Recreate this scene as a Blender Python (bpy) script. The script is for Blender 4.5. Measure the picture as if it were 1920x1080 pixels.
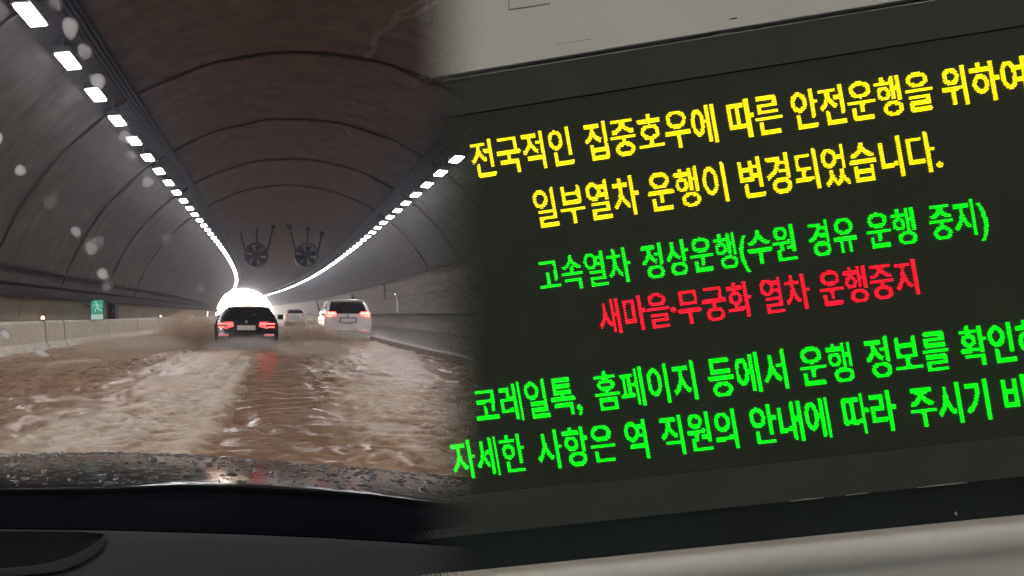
import bpy, bmesh, math, random
from mathutils import Vector, Matrix, noise

# ------------------------------------------------------------------ camera, sky, sun, exposure
for o in list(bpy.data.objects):
    bpy.data.objects.remove(o)
SC = bpy.context.scene
COL = SC.collection
R = math.radians
CAMZ = 1.2
cd = bpy.data.cameras.new("camera")
cam = bpy.data.objects.new("camera", cd)
COL.objects.link(cam)
cam.location = (0, 0, CAMZ)
cam.rotation_euler = (R(90), 0, 0)
cd.sensor_width = 36.0
cd.lens = 36.0 * 1100 / 1920
cd.shift_x = 440 / 1920
cd.shift_y = 50 / 1920
cd.clip_start = 0.02
cd.clip_end = 3000
SC.camera = cam

world = bpy.data.worlds.new("World")
SC.world = world
world.use_nodes = True
wn = world.node_tree.nodes
sky = wn.new("ShaderNodeTexSky")
sky.sky_type = 'NISHITA'
sky.sun_disc = False
sky.sun_elevation = R(28)
sky.sun_rotation = R(0)
sky.dust_density = 3.0
wn["Background"].inputs[1].default_value = 0.15
world.node_tree.links.new(sky.outputs[0], wn["Background"].inputs[0])
sd = bpy.data.lights.new("sun", 'SUN')
sd.energy = 1.5
sd.angle = R(12)
sd.color = (0.94, 0.97, 1.0)   # grey, rainy daylight
sun = bpy.data.objects.new("sun", sd)
COL.objects.link(sun)
# the light falls towards the camera into the far mouth, 28 deg up
sun.rotation_euler = (R(-62), 0, 0)
SC.view_settings.view_transform = 'Standard'
SC.view_settings.look = 'None'
EV = 3.2   # exposed for the dim tunnel: daylight at the far mouth burns out
SC.view_settings.exposure = EV
EX = 2 ** EV
SC.view_settings.gamma = 1.0
SC.view_settings.use_curve_mapping = False
SC.cycles.max_bounces = 8
SC.cycles.transparent_max_bounces = 24
SC.cycles.volume_bounces = 1
SC.cycles.volume_step_rate = 2.0
SC.cycles.sample_clamp_indirect = 4.0
SC.cycles.use_denoising = True

LAMP_E = 68.0

# ------------------------------------------------------------------ helpers
class MB:
    """collects faces and links them as one mesh object"""
    def __init__(s):
        s.v = []; s.f = []; s.uv = None; s.mi = []
    def add(s, verts, faces, m=0):
        n = len(s.v)
        s.v += [tuple(p) for p in verts]
        s.f += [tuple(i + n for i in f) for f in faces]
        s.mi += [m] * len(faces)
    def box(s, x0, x1, y0, y1, z0, z1, m=0):
        s.add([(x0,y0,z0),(x1,y0,z0),(x1,y1,z0),(x0,y1,z0),(x0,y0,z1),(x1,y0,z1),(x1,y1,z1),(x0,y1,z1)],
              [(0,3,2,1),(4,5,6,7),(0,1,5,4),(1,2,6,5),(2,3,7,6),(3,0,4,7)], m)
    def bar(s, a, b, r, n=8, r2=None, m=0, caps=True):
        a = Vector(a); b = Vector(b); d = (b - a).normalized()
        u = d.orthogonal().normalized(); w = d.cross(u)
        r2 = r if r2 is None else r2
        vs = []
        for p, rr in ((a, r), (b, r2)):
            for i in range(n):
                t = 2 * math.pi * i / n
                vs.append(p + (u * math.cos(t) + w * math.sin(t)) * rr)
        fs = [(i, (i + 1) % n, n + (i + 1) % n, n + i) for i in range(n)]
        if caps:
            fs += [tuple(range(n))[::-1], tuple(range(n, 2 * n))]
        s.add(vs, fs, m)
    def ring(s, c, r0, r1, y0, y1, n=20, m=0):
        """annulus along Y, a real tube"""
        vs = []
        for (r, y) in ((r0, y0), (r1, y0), (r1, y1), (r0, y1)):
            for i in range(n):
                t = 2 * math.pi * i / n
                vs.append((c[0] + r * math.cos(t), y, c[2] + r * math.sin(t)))
        fs = []
        for k in range(4):
            for i in range(n):
                j = (i + 1) % n; k2 = (k + 1) % 4
                fs.append((k * n + i, k * n + j, k2 * n + j, k2 * n + i))
        s.add(vs, fs, m)
    def grid(s, P, m=0):
        """P[i][j] rows of points"""
        n = len(s.v); w = len(P[0])
        for row in P:
            s.v += [tuple(p) for p in row]
        for i in range(len(P) - 1):
            for j in range(w - 1):
                s.f.append((n + i * w + j, n + i * w + j + 1, n + (i + 1) * w + j + 1, n + (i + 1) * w + j)); s.mi.append(m)
    def build(s, name, mats, parent=None, smooth=False, kind=None, uvs=None, loc=None, label=None, bevel=0):
        me = bpy.data.meshes.new(name)
        me.from_pydata(s.v, [], s.f)
        for m in (mats if isinstance(mats, (list, tuple)) else [mats]):
            me.materials.append(m)
        if isinstance(mats, (list, tuple)) and len(mats) > 1:
            me.polygons.foreach_set('material_index', s.mi)
        if smooth:
            me.polygons.foreach_set('use_smooth', [True] * len(me.polygons))
        if uvs is not None:
            ul = me.uv_layers.new(name='UVMap')
            li = [0] * len(me.loops); me.loops.foreach_get('vertex_index', li)
            flat = []
            for i in li: flat += uvs[i]
            ul.data.foreach_set('uv', flat)
        me.update()
        o = bpy.data.objects.new(name, me)
        COL.objects.link(o)
        if parent is not None:
            o.parent = parent
            o.matrix_parent_inverse = Matrix.Translation(-Vector(parent.location)) if loc is None else Matrix.Identity(4)
        if loc is not None: o.location = loc
        if kind: o['kind'] = kind
        if label: o['label'] = label
        if bevel:
            b = o.modifiers.new('b', 'BEVEL'); b.width = bevel; b.segments = 2; b.limit_method = 'ANGLE'
        return o

def thing(name, label, cat, loc=(0, 0, 0), group=None):
    o = bpy.data.objects.new(name, None); COL.objects.link(o); o.location = loc
    o.empty_display_size = 0.1
    tag(o, label, cat, group); return o
def tag(o, label, cat, group=None):
    o['label'] = label; o['category'] = cat
    if group: o['group'] = group
    return o
def clone(o, loc, label=None, parent=None):
    c = o.copy(); COL.objects.link(c); c.location = loc
    if label: c['label'] = label
    for ch in o.children:
        d = ch.copy(); COL.objects.link(d); d.parent = c; d.matrix_parent_inverse = ch.matrix_parent_inverse.copy()
        for g in ch.children:
            e = g.copy(); COL.objects.link(e); e.parent = d; e.matrix_parent_inverse = g.matrix_parent_inverse.copy()
    return c

def mat(name, color=(.5,.5,.5), rough=.6, spec=.5, metal=0, emit=None, es=0, var=0, scale=8, bump=0, bscale=40, bdist=.01, color2=None, coords='Object', stretch=None, coat=0):
    m = bpy.data.materials.new(name); m.use_nodes = True
    nt = m.node_tree; n = nt.nodes; l = nt.links; p = n['Principled BSDF']
    p.inputs['Base Color'].default_value = (*color, 1)
    p.inputs['Roughness'].default_value = rough
    p.inputs['Metallic'].default_value = metal
    p.inputs['Specular IOR Level'].default_value = spec
    p.inputs['Coat Weight'].default_value = coat
    if emit:
        p.inputs['Emission Color'].default_value = (*emit, 1); p.inputs['Emission Strength'].default_value = es / EX
    if var or bump or color2:
        tc = n.new('ShaderNodeTexCoord'); mp = n.new('ShaderNodeMapping')
        l.new(tc.outputs[coords], mp.inputs[0])
        if stretch: mp.inputs['Scale'].default_value = stretch
    if var or color2:
        nz = n.new('ShaderNodeTexNoise'); nz.inputs['Scale'].default_value = scale; nz.inputs['Detail'].default_value = 6; nz.inputs['Roughness'].default_value = .62
        l.new(mp.outputs[0], nz.inputs[0])
        cr = n.new('ShaderNodeValToRGB')
        c2 = color2 if color2 else tuple(c * (1 - var) for c in color)
        c1 = color if color2 else tuple(min(1, c * (1 + var)) for c in color)
        cr.color_ramp.elements[0].position = .32; cr.color_ramp.elements[1].position = .68
        cr.color_ramp.elements[0].color = (*c2, 1); cr.color_ramp.elements[1].color = (*c1, 1)
        l.new(nz.outputs[0], cr.inputs[0]); l.new(cr.outputs[0], p.inputs['Base Color'])
    if bump:
        nb = n.new('ShaderNodeTexNoise'); nb.inputs['Scale'].default_value = bscale; nb.inputs['Detail'].default_value = 5
        l.new(mp.outputs[0], nb.inputs[0])
        bp = n.new('ShaderNodeBump'); bp.inputs['Strength'].default_value = bump; bp.inputs['Distance'].default_value = bdist
        l.new(nb.outputs[0], bp.inputs['Height']); l.new(bp.outputs[0], p.inputs['Normal'])
    return m
def no_light(m):
    m.cycles.emission_sampling = 'NONE'; return m

def px2w(px, py, y):
    return Vector(((px - 520) * y / 1100, y, CAMZ - (py - 590) * y / 1100))
def off(y):
    """the tunnel bends gently to the left"""
    if y < 32: return 0.0
    return -0.00075 * (y - 32) ** 2
TCX, TCZ, TR = 0.5, -0.3, 7.8
Y0, Y1 = -26.0, 140.0
def vault(th, y, r=TR):
    return Vector((TCX + off(y) + r * math.sin(th), y, TCZ + r * math.cos(th)))
def smooth01(t):
    t = max(0, min(1, t)); return t * t * (3 - 2 * t)
# ------------------------------------------------------------------ materials of the tunnel
def lining_material():
    m = bpy.data.materials.new('concrete_lining'); m.use_nodes = True
    nt = m.node_tree; n = nt.nodes; l = nt.links; p = n['Principled BSDF']
    p.inputs['Roughness'].default_value = .75
    p.inputs['Specular IOR Level'].default_value = .3
    uv = n.new('ShaderNodeUVMap'); sp = n.new('ShaderNodeSeparateXYZ'); l.new(uv.outputs[0], sp.inputs[0])
    tc = n.new('ShaderNodeTexCoord')
    # colour across the vault: sooty brown crown, grey flanks
    cr = n.new('ShaderNodeValToRGB'); e = cr.color_ramp.elements
    e[0].position = 0.0; e[0].color = (.096, .089, .082, 1)
    e[1].position = 1.0; e[1].color = (.105, .100, .096, 1)
    for pos, c in ((.22, (.088, .082, .076)), (.28, (.088, .081, .077)), (.32, (.152, .115, .097)), (.5, (.155, .114, .095)), (.66, (.150, .114, .098)), (.71, (.085, .084, .084)), (.8, (.085, .085, .083))):
        x = e.new(pos); x.color = (*c, 1)
    nz0 = n.new('ShaderNodeTexNoise'); nz0.inputs['Scale'].default_value = 1.2; nz0.inputs['Detail'].default_value = 4
    l.new(tc.outputs['Object'], nz0.inputs[0])
    ma = n.new('ShaderNodeMath'); ma.operation = 'MULTIPLY_ADD'; ma.inputs[1].default_value = .06; l.new(nz0.outputs[0], ma.inputs[0])
    ms = n.new('ShaderNodeMath'); ms.operation = 'SUBTRACT'; ms.inputs[1].default_value = .03
    l.new(sp.outputs[0], ma.inputs[2]); l.new(ma.outputs[0], ms.inputs[0]); l.new(ms.outputs[0], cr.inputs[0])
    # drips and soot: noise stretched round the section
    mp = n.new('ShaderNodeMapping'); mp.inputs['Scale'].default_value = (7.0, 2.4, 1); l.new(uv.outputs[0], mp.inputs[0])
    nz = n.new('ShaderNodeTexNoise'); nz.inputs['Scale'].default_value = 1.6; nz.inputs['Detail'].default_value = 7; nz.inputs['Roughness'].default_value = .6; l.new(mp.outputs[0], nz.inputs[0])
    r2 = n.new('ShaderNodeValToRGB'); r2.color_ramp.elements[0].position = .3; r2.color_ramp.elements[0].color = (.74, .73, .73, 1)
    r2.color_ramp.elements[1].position = .68; r2.color_ramp.elements[1].color = (1.16, 1.15, 1.15, 1); l.new(nz.outputs[0], r2.inputs[0])
    mx = n.new('ShaderNodeMix'); mx.data_type = 'RGBA'; mx.blend_type = 'MULTIPLY'; mx.inputs[0].default_value = 1
    l.new(cr.outputs[0], mx.inputs[6]); l.new(r2.outputs[0], mx.inputs[7])
    nz3 = n.new('ShaderNodeTexNoise'); nz3.inputs['Scale'].default_value = 2.2; nz3.inputs['Detail'].default_value = 6; l.new(tc.outputs['Object'], nz3.inputs[0])
    r3 = n.new('ShaderNodeValToRGB'); r3.color_ramp.elements[0].position = .35; r3.color_ramp.elements[0].color = (.80, .78, .77, 1)
    r3.color_ramp.elements[1].position = .7; r3.color_ramp.elements[1].color = (1.14, 1.13, 1.12, 1); l.new(nz3.outputs[0], r3.inputs[0])
    mx2 = n.new('ShaderNodeMix'); mx2.data_type = 'RGBA'; mx2.blend_type = 'MULTIPLY'; mx2.inputs[0].default_value = 1
    l.new(mx.outputs[2], mx2.inputs[6]); l.new(r3.outputs[0], mx2.inputs[7])
    l.new(mx2.outputs[2], p.inputs['Base Color'])
    bp = n.new('ShaderNodeBump'); bp.inputs['Strength'].default_value = .35; bp.inputs['Distance'].default_value = .02
    l.new(nz3.outputs[0], bp.inputs['Height']); l.new(bp.outputs[0], p.inputs['Normal'])
    return m
M_LINING = lining_material()
M_JOINT = mat('joint_filler', (.035, .026, .024), .8)
M_PIPE = mat('drain_pipe', (.045, .030, .026), .6)
M_CLAD = mat('wall_cladding', (.25, .23, .18), .5, var=.18, scale=2.2, stretch=(1, .3, 1.5), bump=.15, bscale=12)
M_CLADR = mat('wall_cladding_sooty', (.17, .155, .14), .5, var=.2, scale=2.2, stretch=(1, .3, 1.5), bump=.15, bscale=12)
M_DARK = mat('dark_duct', (.018, .017, .018), .6, var=.3, scale=5)
M_TRAY = mat('galvanised_tray', (.022, .022, .024), .7, spec=.2, var=.3, scale=6)
M_BARRIER = mat('barrier_concrete', (.56, .51, .43), .7, color2=(.42, .38, .31), scale=3.5, bump=.3, bscale=20)
M_ROAD = mat('wet_asphalt', (.11, .095, .085), .35, var=.3, scale=3, bump=.4, bscale=60)
M_LINE = mat('road_paint', (.62, .60, .56), .5, var=.12, scale=6)
M_KERB = mat('kerb_stone', (.36, .33, .30), .6, var=.2, scale=6)
M_METAL = mat('painted_metal', (.10, .10, .105), .45, metal=.4)
M_BLACK = mat('black_metal', (.007, .0065, .008), .5, spec=.3)
M_WHITE = mat('white_enamel', (.75, .74, .72), .4)
M_LAMP = mat('lamp_diffuser', (.8, .8, .8), .4, emit=(1.0, .95, .965), es=LAMP_E)

# ------------------------------------------------------------------ the ground and what is outside
g = MB(); g.add([(-600, 150, -.25), (600, 150, -.25), (600, 1600, -.25), (-600, 1600, -.25), (-600, -700, -.25), (600, -700, -.25), (600, 150, -.25), (-600, 150, -.25)], [(0, 1, 2, 3), (4, 5, 6, 7)])
g.build('ground', mat('open_ground', (.25, .25, .22), .8, var=.2, scale=.2), kind='structure')
ys = [Y0 + i * (Y1 + 60 - Y0) / 60 for i in range(61)]
b = MB(); b.grid([[(-7.6 + off(y), y, 0), (3.72 + off(y), y, 0)] for y in ys])
b.build('road', M_ROAD, kind='structure')

# outer tunnel shell, closed behind the joints
NT = 44
def arc_grid(y0, y1, th0, th1, r, ny=4, nt=NT):
    mb = MB(); uvs = []
    P = []
    for i in range(ny + 1):
        y = y0 + (y1 - y0) * i / ny; row = []
        for j in range(nt + 1):
            th = th0 + (th1 - th0) * j / nt
            row.append(vault(th, y, r)); uvs.append((j / nt, y))
        P.append(row)
    mb.grid(P); return mb, uvs
TH0, TH1 = -R(92), R(92)
mb, uvs = arc_grid(Y0, Y1, TH0, TH1, TR + .07, 60)
mb.build('tunnel_shell', M_JOINT, kind='structure')
# portal face: rock and headwall round the far mouth and the near one
for yy in (Y1, Y0):
    mb = MB(); P = [[], []]
    for j in range(NT + 1):
        th = TH0 + (TH1 - TH0) * j / NT
        P[0].append(vault(th, yy, TR - .02)); q = vault(th, yy, 26); q.z = max(q.z, -.3); P[1].append(q)
    mb.grid(P); n0 = len(mb.v)
    mb.grid([[(p[0], p[1] + (1.2 if yy > 0 else -1.2), p[2]) for p in r_] for r_ in P])
    mb.build('portal_headwall', mat('headwall', (.3, .29, .27), .8, var=.2, scale=1), kind='structure')

# the vault is cast in rings 4.78 m long with a dark joint between them
rings = thing('tunnel_vault', 'arched concrete tunnel ceiling, brown in the middle, grey at the sides, with dark ring joints', 'tunnel', (TCX, 0, 0))
S = 4.78; j0 = 14.06
ks = range(int((Y0 - j0) / S), int((Y1 - j0) / S) + 1)
def thmap_uv(mb, y0, y1, nt, ny):
    pass
for k in ks:
    gp = lambda yj: .055 if yj < 30 else .016
    a = j0 + k * S + gp(j0 + k * S); c = min(j0 + (k + 1) * S - gp(j0 + (k + 1) * S), Y1)
    if a >= Y1: continue
    mb, uvs = arc_grid(a, c, -R(75), R(66), TR, 3)
    # map the arc to 0..1 over -75..75 degrees
    uvs = [((u * 141 / 150), y) for u, y in uvs]
    # returns at the joint, so each ring has thickness
    n = NT + 1
    for row in (0, 3):
        base = row * n; y = a if row == 0 else c
        st = len(mb.v)
        for j in range(n):
            th = -R(75) + R(141) * j / NT
            mb.v.append(tuple(vault(th, y, TR + .06))); uvs.append((j / NT, y))
        for j in range(NT):
            mb.f.append((base + j, base + j + 1, st + j + 1, st + j)); mb.mi.append(0)
    mb.build('lining_ring', M_LINING, rings, smooth=False, uvs=uvs)
# drain pipes clipped along some joints, slightly wavy
random.seed(4)
for k in ks:
    y = j0 + k * S
    if y < 5 or y > 31: continue
    mb = MB(); pts = []
    for j in range(41):
        th = -R(66) + R(128) * j / 40
        pts.append(vault(th, y + .03 * math.sin(j * 1.9 + k), TR - .035 + .02 * math.sin(j * 1.3 + k * 2)))
    for p, q in zip(pts, pts[1:]): mb.bar(p, q, .032 + .008 * random.random(), 5, caps=False)
    for q in (13, 22, 29): 
        if random.random() < .7: mb.bar(pts[q] + Vector((-.09, 0, 0)), pts[q] + Vector((.09, 0, 0)), .07, 6)
    mb.build('drain_pipe', M_PIPE, rings, kind=None)

def on_vault(px, py, r=TR - .012):
    d = Vector(((px - 520) / 1100, 1, -(py - 590) / 1100)); lo, hi = 1.0, 150.0
    for _ in range(50):
        m_ = (lo + hi) / 2; P = Vector((0, 0, CAMZ)) + d * m_
        rr = math.hypot(P.x - TCX - off(P.y), P.z - TCZ)
        if rr < r: lo = m_
        else: hi = m_
    return Vector((0, 0, CAMZ)) + d * lo
# pale zigzag streaks along the vault
M_STREAK = mat('pale_streak', (.205, .165, .15), .8, var=.2, scale=8)
for pts, w in (([(800, -5), (766, 18), (748, 22), (742, 36), (733, 50), (716, 60), (703, 68), (700, 82), (704, 90), (690, 104), (683, 110)], .075),
               ([(742, 36), (775, 30), (800, 14), (822, 4)], .05), ([(652, 243), (656, 252), (660, 258)], .07)):
    P = [on_vault(*p) for p in pts]; L = []; Rr = []
    for i, p in enumerate(P):
        t = (P[min(i + 1, len(P) - 1)] - P[max(i - 1, 0)]).normalized()
        nrm = Vector((p.x - TCX, 0, p.z - TCZ)).normalized(); sd_ = t.cross(nrm) * w * (.6 + .6 * random.random())
        L.append(p - sd_); Rr.append(p + sd_)
    mb = MB(); mb.grid([L, Rr]); mb.build('pale_streak', M_STREAK, rings)

# side walls: left clad low, with a dark duct above; right clad to 3.4 m
def xr(z, y, side, inset=0.0):
    s = math.sqrt(max(0, (TR - inset) ** 2 - (z - TCZ) ** 2))
    return TCX + off(y) + side * s
wl = thing('tunnel_wall', 'left side wall of the tunnel, clad in pale panels under a dark duct', 'wall', (-7, 0, 0))
wr = thing('tunnel_wall', 'right side wall of the tunnel, grey cladding panels behind the walkway', 'wall', (8, 0, 0))
PL = 3.0
y = Y0
while y < Y1:
    y2 = min(y + PL, Y1)
    mb = MB(); P = []
    for yy in (y + .012, y2 - .012):
        P.append([(xr(z, yy, -1, .10), yy, z) for z in (-.1, .5, 1.1, 1.68)])
    mb.grid(P); 
    mb.grid([[(P[0][i][0] - .05, P[0][i][1], P[0][i][2]) for i in range(4)], P[0]]); mb.grid([P[1], [(P[1][i][0] - .05, P[1][i][1], P[1][i][2]) for i in range(4)]])
    mb.build('cladding_panel', M_CLAD, wl)
    for z0, z1 in ((.3, 1.25), (1.27, 2.3), (2.32, 3.3)):
        mb = MB(); P = []
        for yy in (y + .012, y2 - .012):
            P.append([(xr(z0 + (z1 - z0) * q / 3, yy, 1, .10 + (.04 if z0 < 1 else 0)), yy, z0 + (z1 - z0) * q / 3) for q in range(4)])
        mb.grid(P)
        mb.grid([[(v[0] + .05, v[1], v[2]) for v in P[0]], P[0]]); mb.grid([P[1], [(v[0] + .05, v[1], v[2]) for v in P[1]]])
        mb.build('cladding_panel', M_CLADR, wr)
    y += PL
ys = [Y0 + i * 2.6 for i in range(int((Y1 - Y0) / 2.6) + 1)]
def sweep(name, prof, matl, parent=None, side=-1, **k):
    """prof: list of (dx from wall, z); swept along the wall curve"""
    mb = MB(); P = [[(xr(z, yy, side) - side * d, yy, z) for d, z in prof + [prof[0]]] for yy in ys]
    mb.grid(P); return mb.build(name, matl, parent, **k)
sweep('duct', [(.02, 1.66), (.32, 1.66), (.34, 1.72), (.34, 1.92), (.3, 1.98), (.02, 1.98)], M_DARK, wl)
sweep('duct_lid', [(.0, 1.985), (.36, 1.985), (.36, 2.03), (.0, 2.05)], M_TRAY, wl)
sweep('cable', [(.02, 2.42), (.07, 2.42), (.07, 2.5), (.02, 2.5)], M_DARK, wl)
sweep('cornice', [(.0, 3.31), (.2, 3.31), (.2, 3.42), (.0, 3.46)], M_DARK, wr, 1)
sweep('handrail', [(.2, 1.14), (.27, 1.14), (.27, 1.24), (.2, 1.24)], M_BLACK, wr, 1)
# walkway on the right behind the kerb
mb = MB(); mb.grid([[(3.92 + off(yy), yy, .30), (8.5 + off(yy), yy, .32)] for yy in ys]); mb.build('walkway', mat('walkway_asphalt', (.125, .105, .098), .4, var=.25, scale=2, bump=.3, bscale=50), kind='structure')
mb = MB(); mb.grid([[(5.6 + off(yy), yy, .315), (5.72 + off(yy), yy, .315)] for yy in ys]); mb.build('walkway_line', mat('faded_paint', (.22, .2, .18), .6, var=.3, scale=5), kind='structure')
kb = thing('kerb', 'pale stone kerb along the right edge of the flooded road', 'kerb', (3.8, 0, 0))
y = Y0
while y < Y1:
    y2 = min(y + 2.0, Y1); mb = MB(); P = []
    for yy in (y + .01, y2 - .01):
        o_ = off(yy); P.append([(3.70 + o_, yy, -.05), (3.71 + o_, yy, .33), (3.74 + o_, yy, .355), (3.90 + o_, yy, .355), (3.92 + o_, yy, .2)])
    mb.grid(P); mb.f.append((0, 1, 2, 3, 4)); mb.mi.append(0); mb.build('kerb_stone', M_KERB, kb); y += 2.0

# ------------------------------------------------------------------ median barrier on the left
bar_ = thing('concrete_barrier', 'long pale concrete barrier standing in the flood along the left side', 'barrier', (-6.6, 0, 0))
edges = [-20, -12, -5, 2, 8, 12.5, 16.9, 18.4, 23.2, 28, 33, 38, 43, 48, 54, 60, 66, 73, 80, 88, 96, 105, 115, 126, 140]
bp_ = [(-.34, -.05), (-.34, .18), (-.2, .42), (-.16, .95), (-.13, 1.02), (.13, 1.02), (.16, .95), (.2, .42), (.34, .18), (.34, -.05)]
BX = -6.85
for a, c in zip(edges, edges[1:]):
    mb = MB(); P = []
    nseg = 4 if c > 32 else 1
    for i in range(nseg + 1):
        yy = a + .045 + (c - a - .09) * i / nseg
        P.append([(BX + dx + off(yy) * .97, yy, z) for dx, z in bp_])
    mb.grid(P); mb.f.append(tuple(range(10))[::-1]); mb.mi.append(0); mb.f.append(tuple(range(nseg * 10, nseg * 10 + 10))); mb.mi.append(0)
    mb.build('barrier_section', M_BARRIER, bar_)
M_AMBER = mat('amber_glow', (.9, .5, .2), .3, emit=(1, .62, .38), es=5)
for i, (yy, nm) in enumerate(((17.0, 'small lit marker lamp on the barrier at its first dark joint'), (34.2, 'small lit marker lamp on the barrier short of the brown spray'), (48.5, 'tiny marker lamp on the barrier close beside the portal glow'))):
    t = thing('marker_lamp', nm, 'lamp', (BX + .05 + off(yy), yy, 1.02), 'marker lamps on the barrier')
    mb = MB(); mb.box(-.05, .05, -.04, .04, 0, .05); mb.build('base', M_METAL, t, loc=(0, 0, 0))
    mb = MB(); mb.bar((0, 0, .05), (0, 0, .14), .055, 10, .04); mb.build('lens', M_AMBER, t, loc=(0, 0, 0))

# ------------------------------------------------------------------ lamps
def lamp_meshes(th):
    # local frame: t tangent, n inward
    th = th * .12   # fixtures hang level, facing the road
    tn = Vector((math.cos(th), 0, -math.sin(th))); nn = Vector((-math.sin(th), 0, -math.cos(th)))
    def bx(mb, w0, w1, l, d0, d1):
        vs = [tn * w + Vector((0, yy, 0)) + nn * d for d in (d0, d1) for (w, yy) in ((w0, -l), (w1, -l), (w1, l), (w0, l))]
        mb.add(vs, [(0, 1, 2, 3), (7, 6, 5, 4), (0, 4, 5, 1), (1, 5, 6, 2), (2, 6, 7, 3), (3, 7, 4, 0)])
    h = MB(); bx(h, -.155, .155, .36, -.02, .09)
    for s in (-.3, .3):
        vs = [tn * w + Vector((0, yy, 0)) + nn * d for d in (-.2, -.02) for (w, yy) in ((-.03, s - .03), (.03, s - .03), (.03, s + .03), (-.03, s + .03))]
        h.add(vs, [(0, 1, 2, 3), (7, 6, 5, 4), (0, 4, 5, 1), (1, 5, 6, 2), (2, 6, 7, 3), (3, 7, 4, 0)])
    d = MB(); bx(d, -.125, .125, .31, .0905, .115)
    return h, d
for side, th, y1_, lab, grp in ((-1, -R(34.8), 9.10, 'white strip luminaire in the row along the left of the tunnel ceiling', 'lamps of the left ceiling row'),
                           (1, R(37.5), 8.5, 'white strip luminaire in the row along the right of the tunnel ceiling', 'lamps of the right ceiling row')):
    n0 = -20; first = None
    for k in range(n0, 90):
        y = y1_ + 1.65 * k
        if y > Y1 - 1: break
        if side > 0 and 13.0 < y < 16.4: continue
        loc = vault(th, y, TR - .2)
        if first is None:
            t = thing('tunnel_lamp', lab, 'ceiling lamp', loc, grp)
            h, d = lamp_meshes(th)
            h.build('housing', M_METAL, t, loc=(0, 0, 0)); d.build('diffuser', M_LAMP, t, loc=(0, 0, 0)); first = t
        else:
            t = clone(first, loc)
        if side > 0 and 16.4 < y < 17.5: t['label'] = 'nearest visible lamp of the right ceiling row, fading beside the message board'
        if side < 0 and k in (0, 1, 2, 3):
            t['label'] = ['left ceiling lamp cut by the top edge of the picture, nearest of its row', 'second lamp of the left ceiling row, wide slanting white block', 'third lamp of the left ceiling row, with a drop beside it', 'fourth lamp of the left row, where the first ring joint meets it'][k]
# cable trays beside the lamp rows
for th, side, lab in ((-R(30.6), -1, 'dark cable tray running beside the left row of lamps'), (R(33.6), 1, 'dark cable tray running beside the right row of lamps')):
    t = thing('cable_tray', lab, 'cable tray', vault(th, 0))
    mb = MB(); P = []
    for yy in ys:
        row = []
        for dth, r in ((-.022, TR - .10), (-.022, TR - .2), (-.019, TR - .2), (-.019, TR - .12), (.019, TR - .12), (.019, TR - .2), (.022, TR - .2), (.022, TR - .10), (-.022, TR - .10)):
            row.append(vault(th + dth, yy, r))
        P.append(row)
    mb.grid(P); mb.build('tray', M_TRAY, t)
    mb = MB()
    for q in (-.012, 0.0, .012):
        for a_, c_ in zip(ys, ys[1:]): mb.bar(vault(th + q, a_, TR - .16), vault(th + q, c_, TR - .16), .035, 5, caps=False)
    mb.build('cables', M_BLACK, t)

# ------------------------------------------------------------------ jet fans under the crown
def fan(cx, lab, tops):
    y = 40.7; r = .80; cz = 1.2 + 112 * y / 1100
    t = thing('jet_fan', lab, 'ventilation fan', (cx, y, cz), 'jet fans under the tunnel ceiling')
    mb = MB(); n = 20
    mb.ring((cx, y, cz), r, r - .07, y, y + 2.6, 20); mb.build('housing', M_BLACK, t)
    mb = MB(); mb.ring((cx, y, cz), r + .05, r - .09, y - .12, y, 20); mb.build('intake_ring', M_BLACK, t)
    mb = MB(); mb.bar((cx, y + .05, cz), (cx, y + .6, cz), .17, 12); mb.bar((cx, y - .08, cz), (cx, y + .05, cz), .06, 12, .17); mb.build('hub', M_BLACK, t)
    for k in range(6):
        a = k * math.pi / 3 + .3; mb = MB(); P = []
        for q in range(5):
            rr = .15 + (r - .25) * q / 4; w = .15 + .13 * q / 4; tw = .9 - .4 * q / 4
            row = []
            for s in (-1, 1):
                ca, sa = math.cos(a), math.sin(a)
                ox = s * w * math.cos(tw); oy = s * w * math.sin(tw)
                row.append((cx + ca * rr - sa * ox, y + .35 + oy, cz + sa * rr + ca * ox))
            P.append(row)
        mb.grid(P); mb.grid([[(v[0], v[1] + .02, v[2]) for v in rw] for rw in P]); mb.build('blade', M_BLACK, t)
    for s in range(2):
        mb = MB(); a = s * math.pi / 2 + .78
        mb.bar((cx - r * .98 * math.cos(a), y - .06, cz - r * .98 * math.sin(a)), (cx + r * .98 * math.cos(a), y - .06, cz + r * .98 * math.sin(a)), .035, 6); mb.build('guard_bar', M_BLACK, t)
    for (tx, ty, bx_, by_) in tops:
        a = px2w(tx, ty, y + .4); c = px2w(bx_, by_, y + .4)
        d = (a - c).normalized(); rr = math.hypot(a.x - TCX, a.z - TCZ)
        while rr < TR - .02: a = a + d * .02; rr = math.hypot(a.x - TCX - off(a.y), a.z - TCZ)
        mb = MB(); mb.bar(c, a, .07, 6); h = mb.build('hanger', M_BLACK, t)
        mb = MB(); m1 = px2w(tx, ty, y + .4); mb.bar(m1 - d * .30, m1 + d * .2, .13, 7, .22); mb.build('clamp', M_BLACK, h).matrix_parent_inverse = h.matrix_parent_inverse.copy() if False else Matrix.Identity(4)
    return t
fan(-1.48, 'black jet fan on three rods, left one of the pair', [(450, 430, 459, 470), (481, 420, 482, 462), (513, 420, 502, 470)])
fan(2.03, 'black jet fan on three rods, right one of the pair', [(542, 422, 554, 470), (578, 424, 575, 462), (604, 436, 596, 472)])

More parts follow.
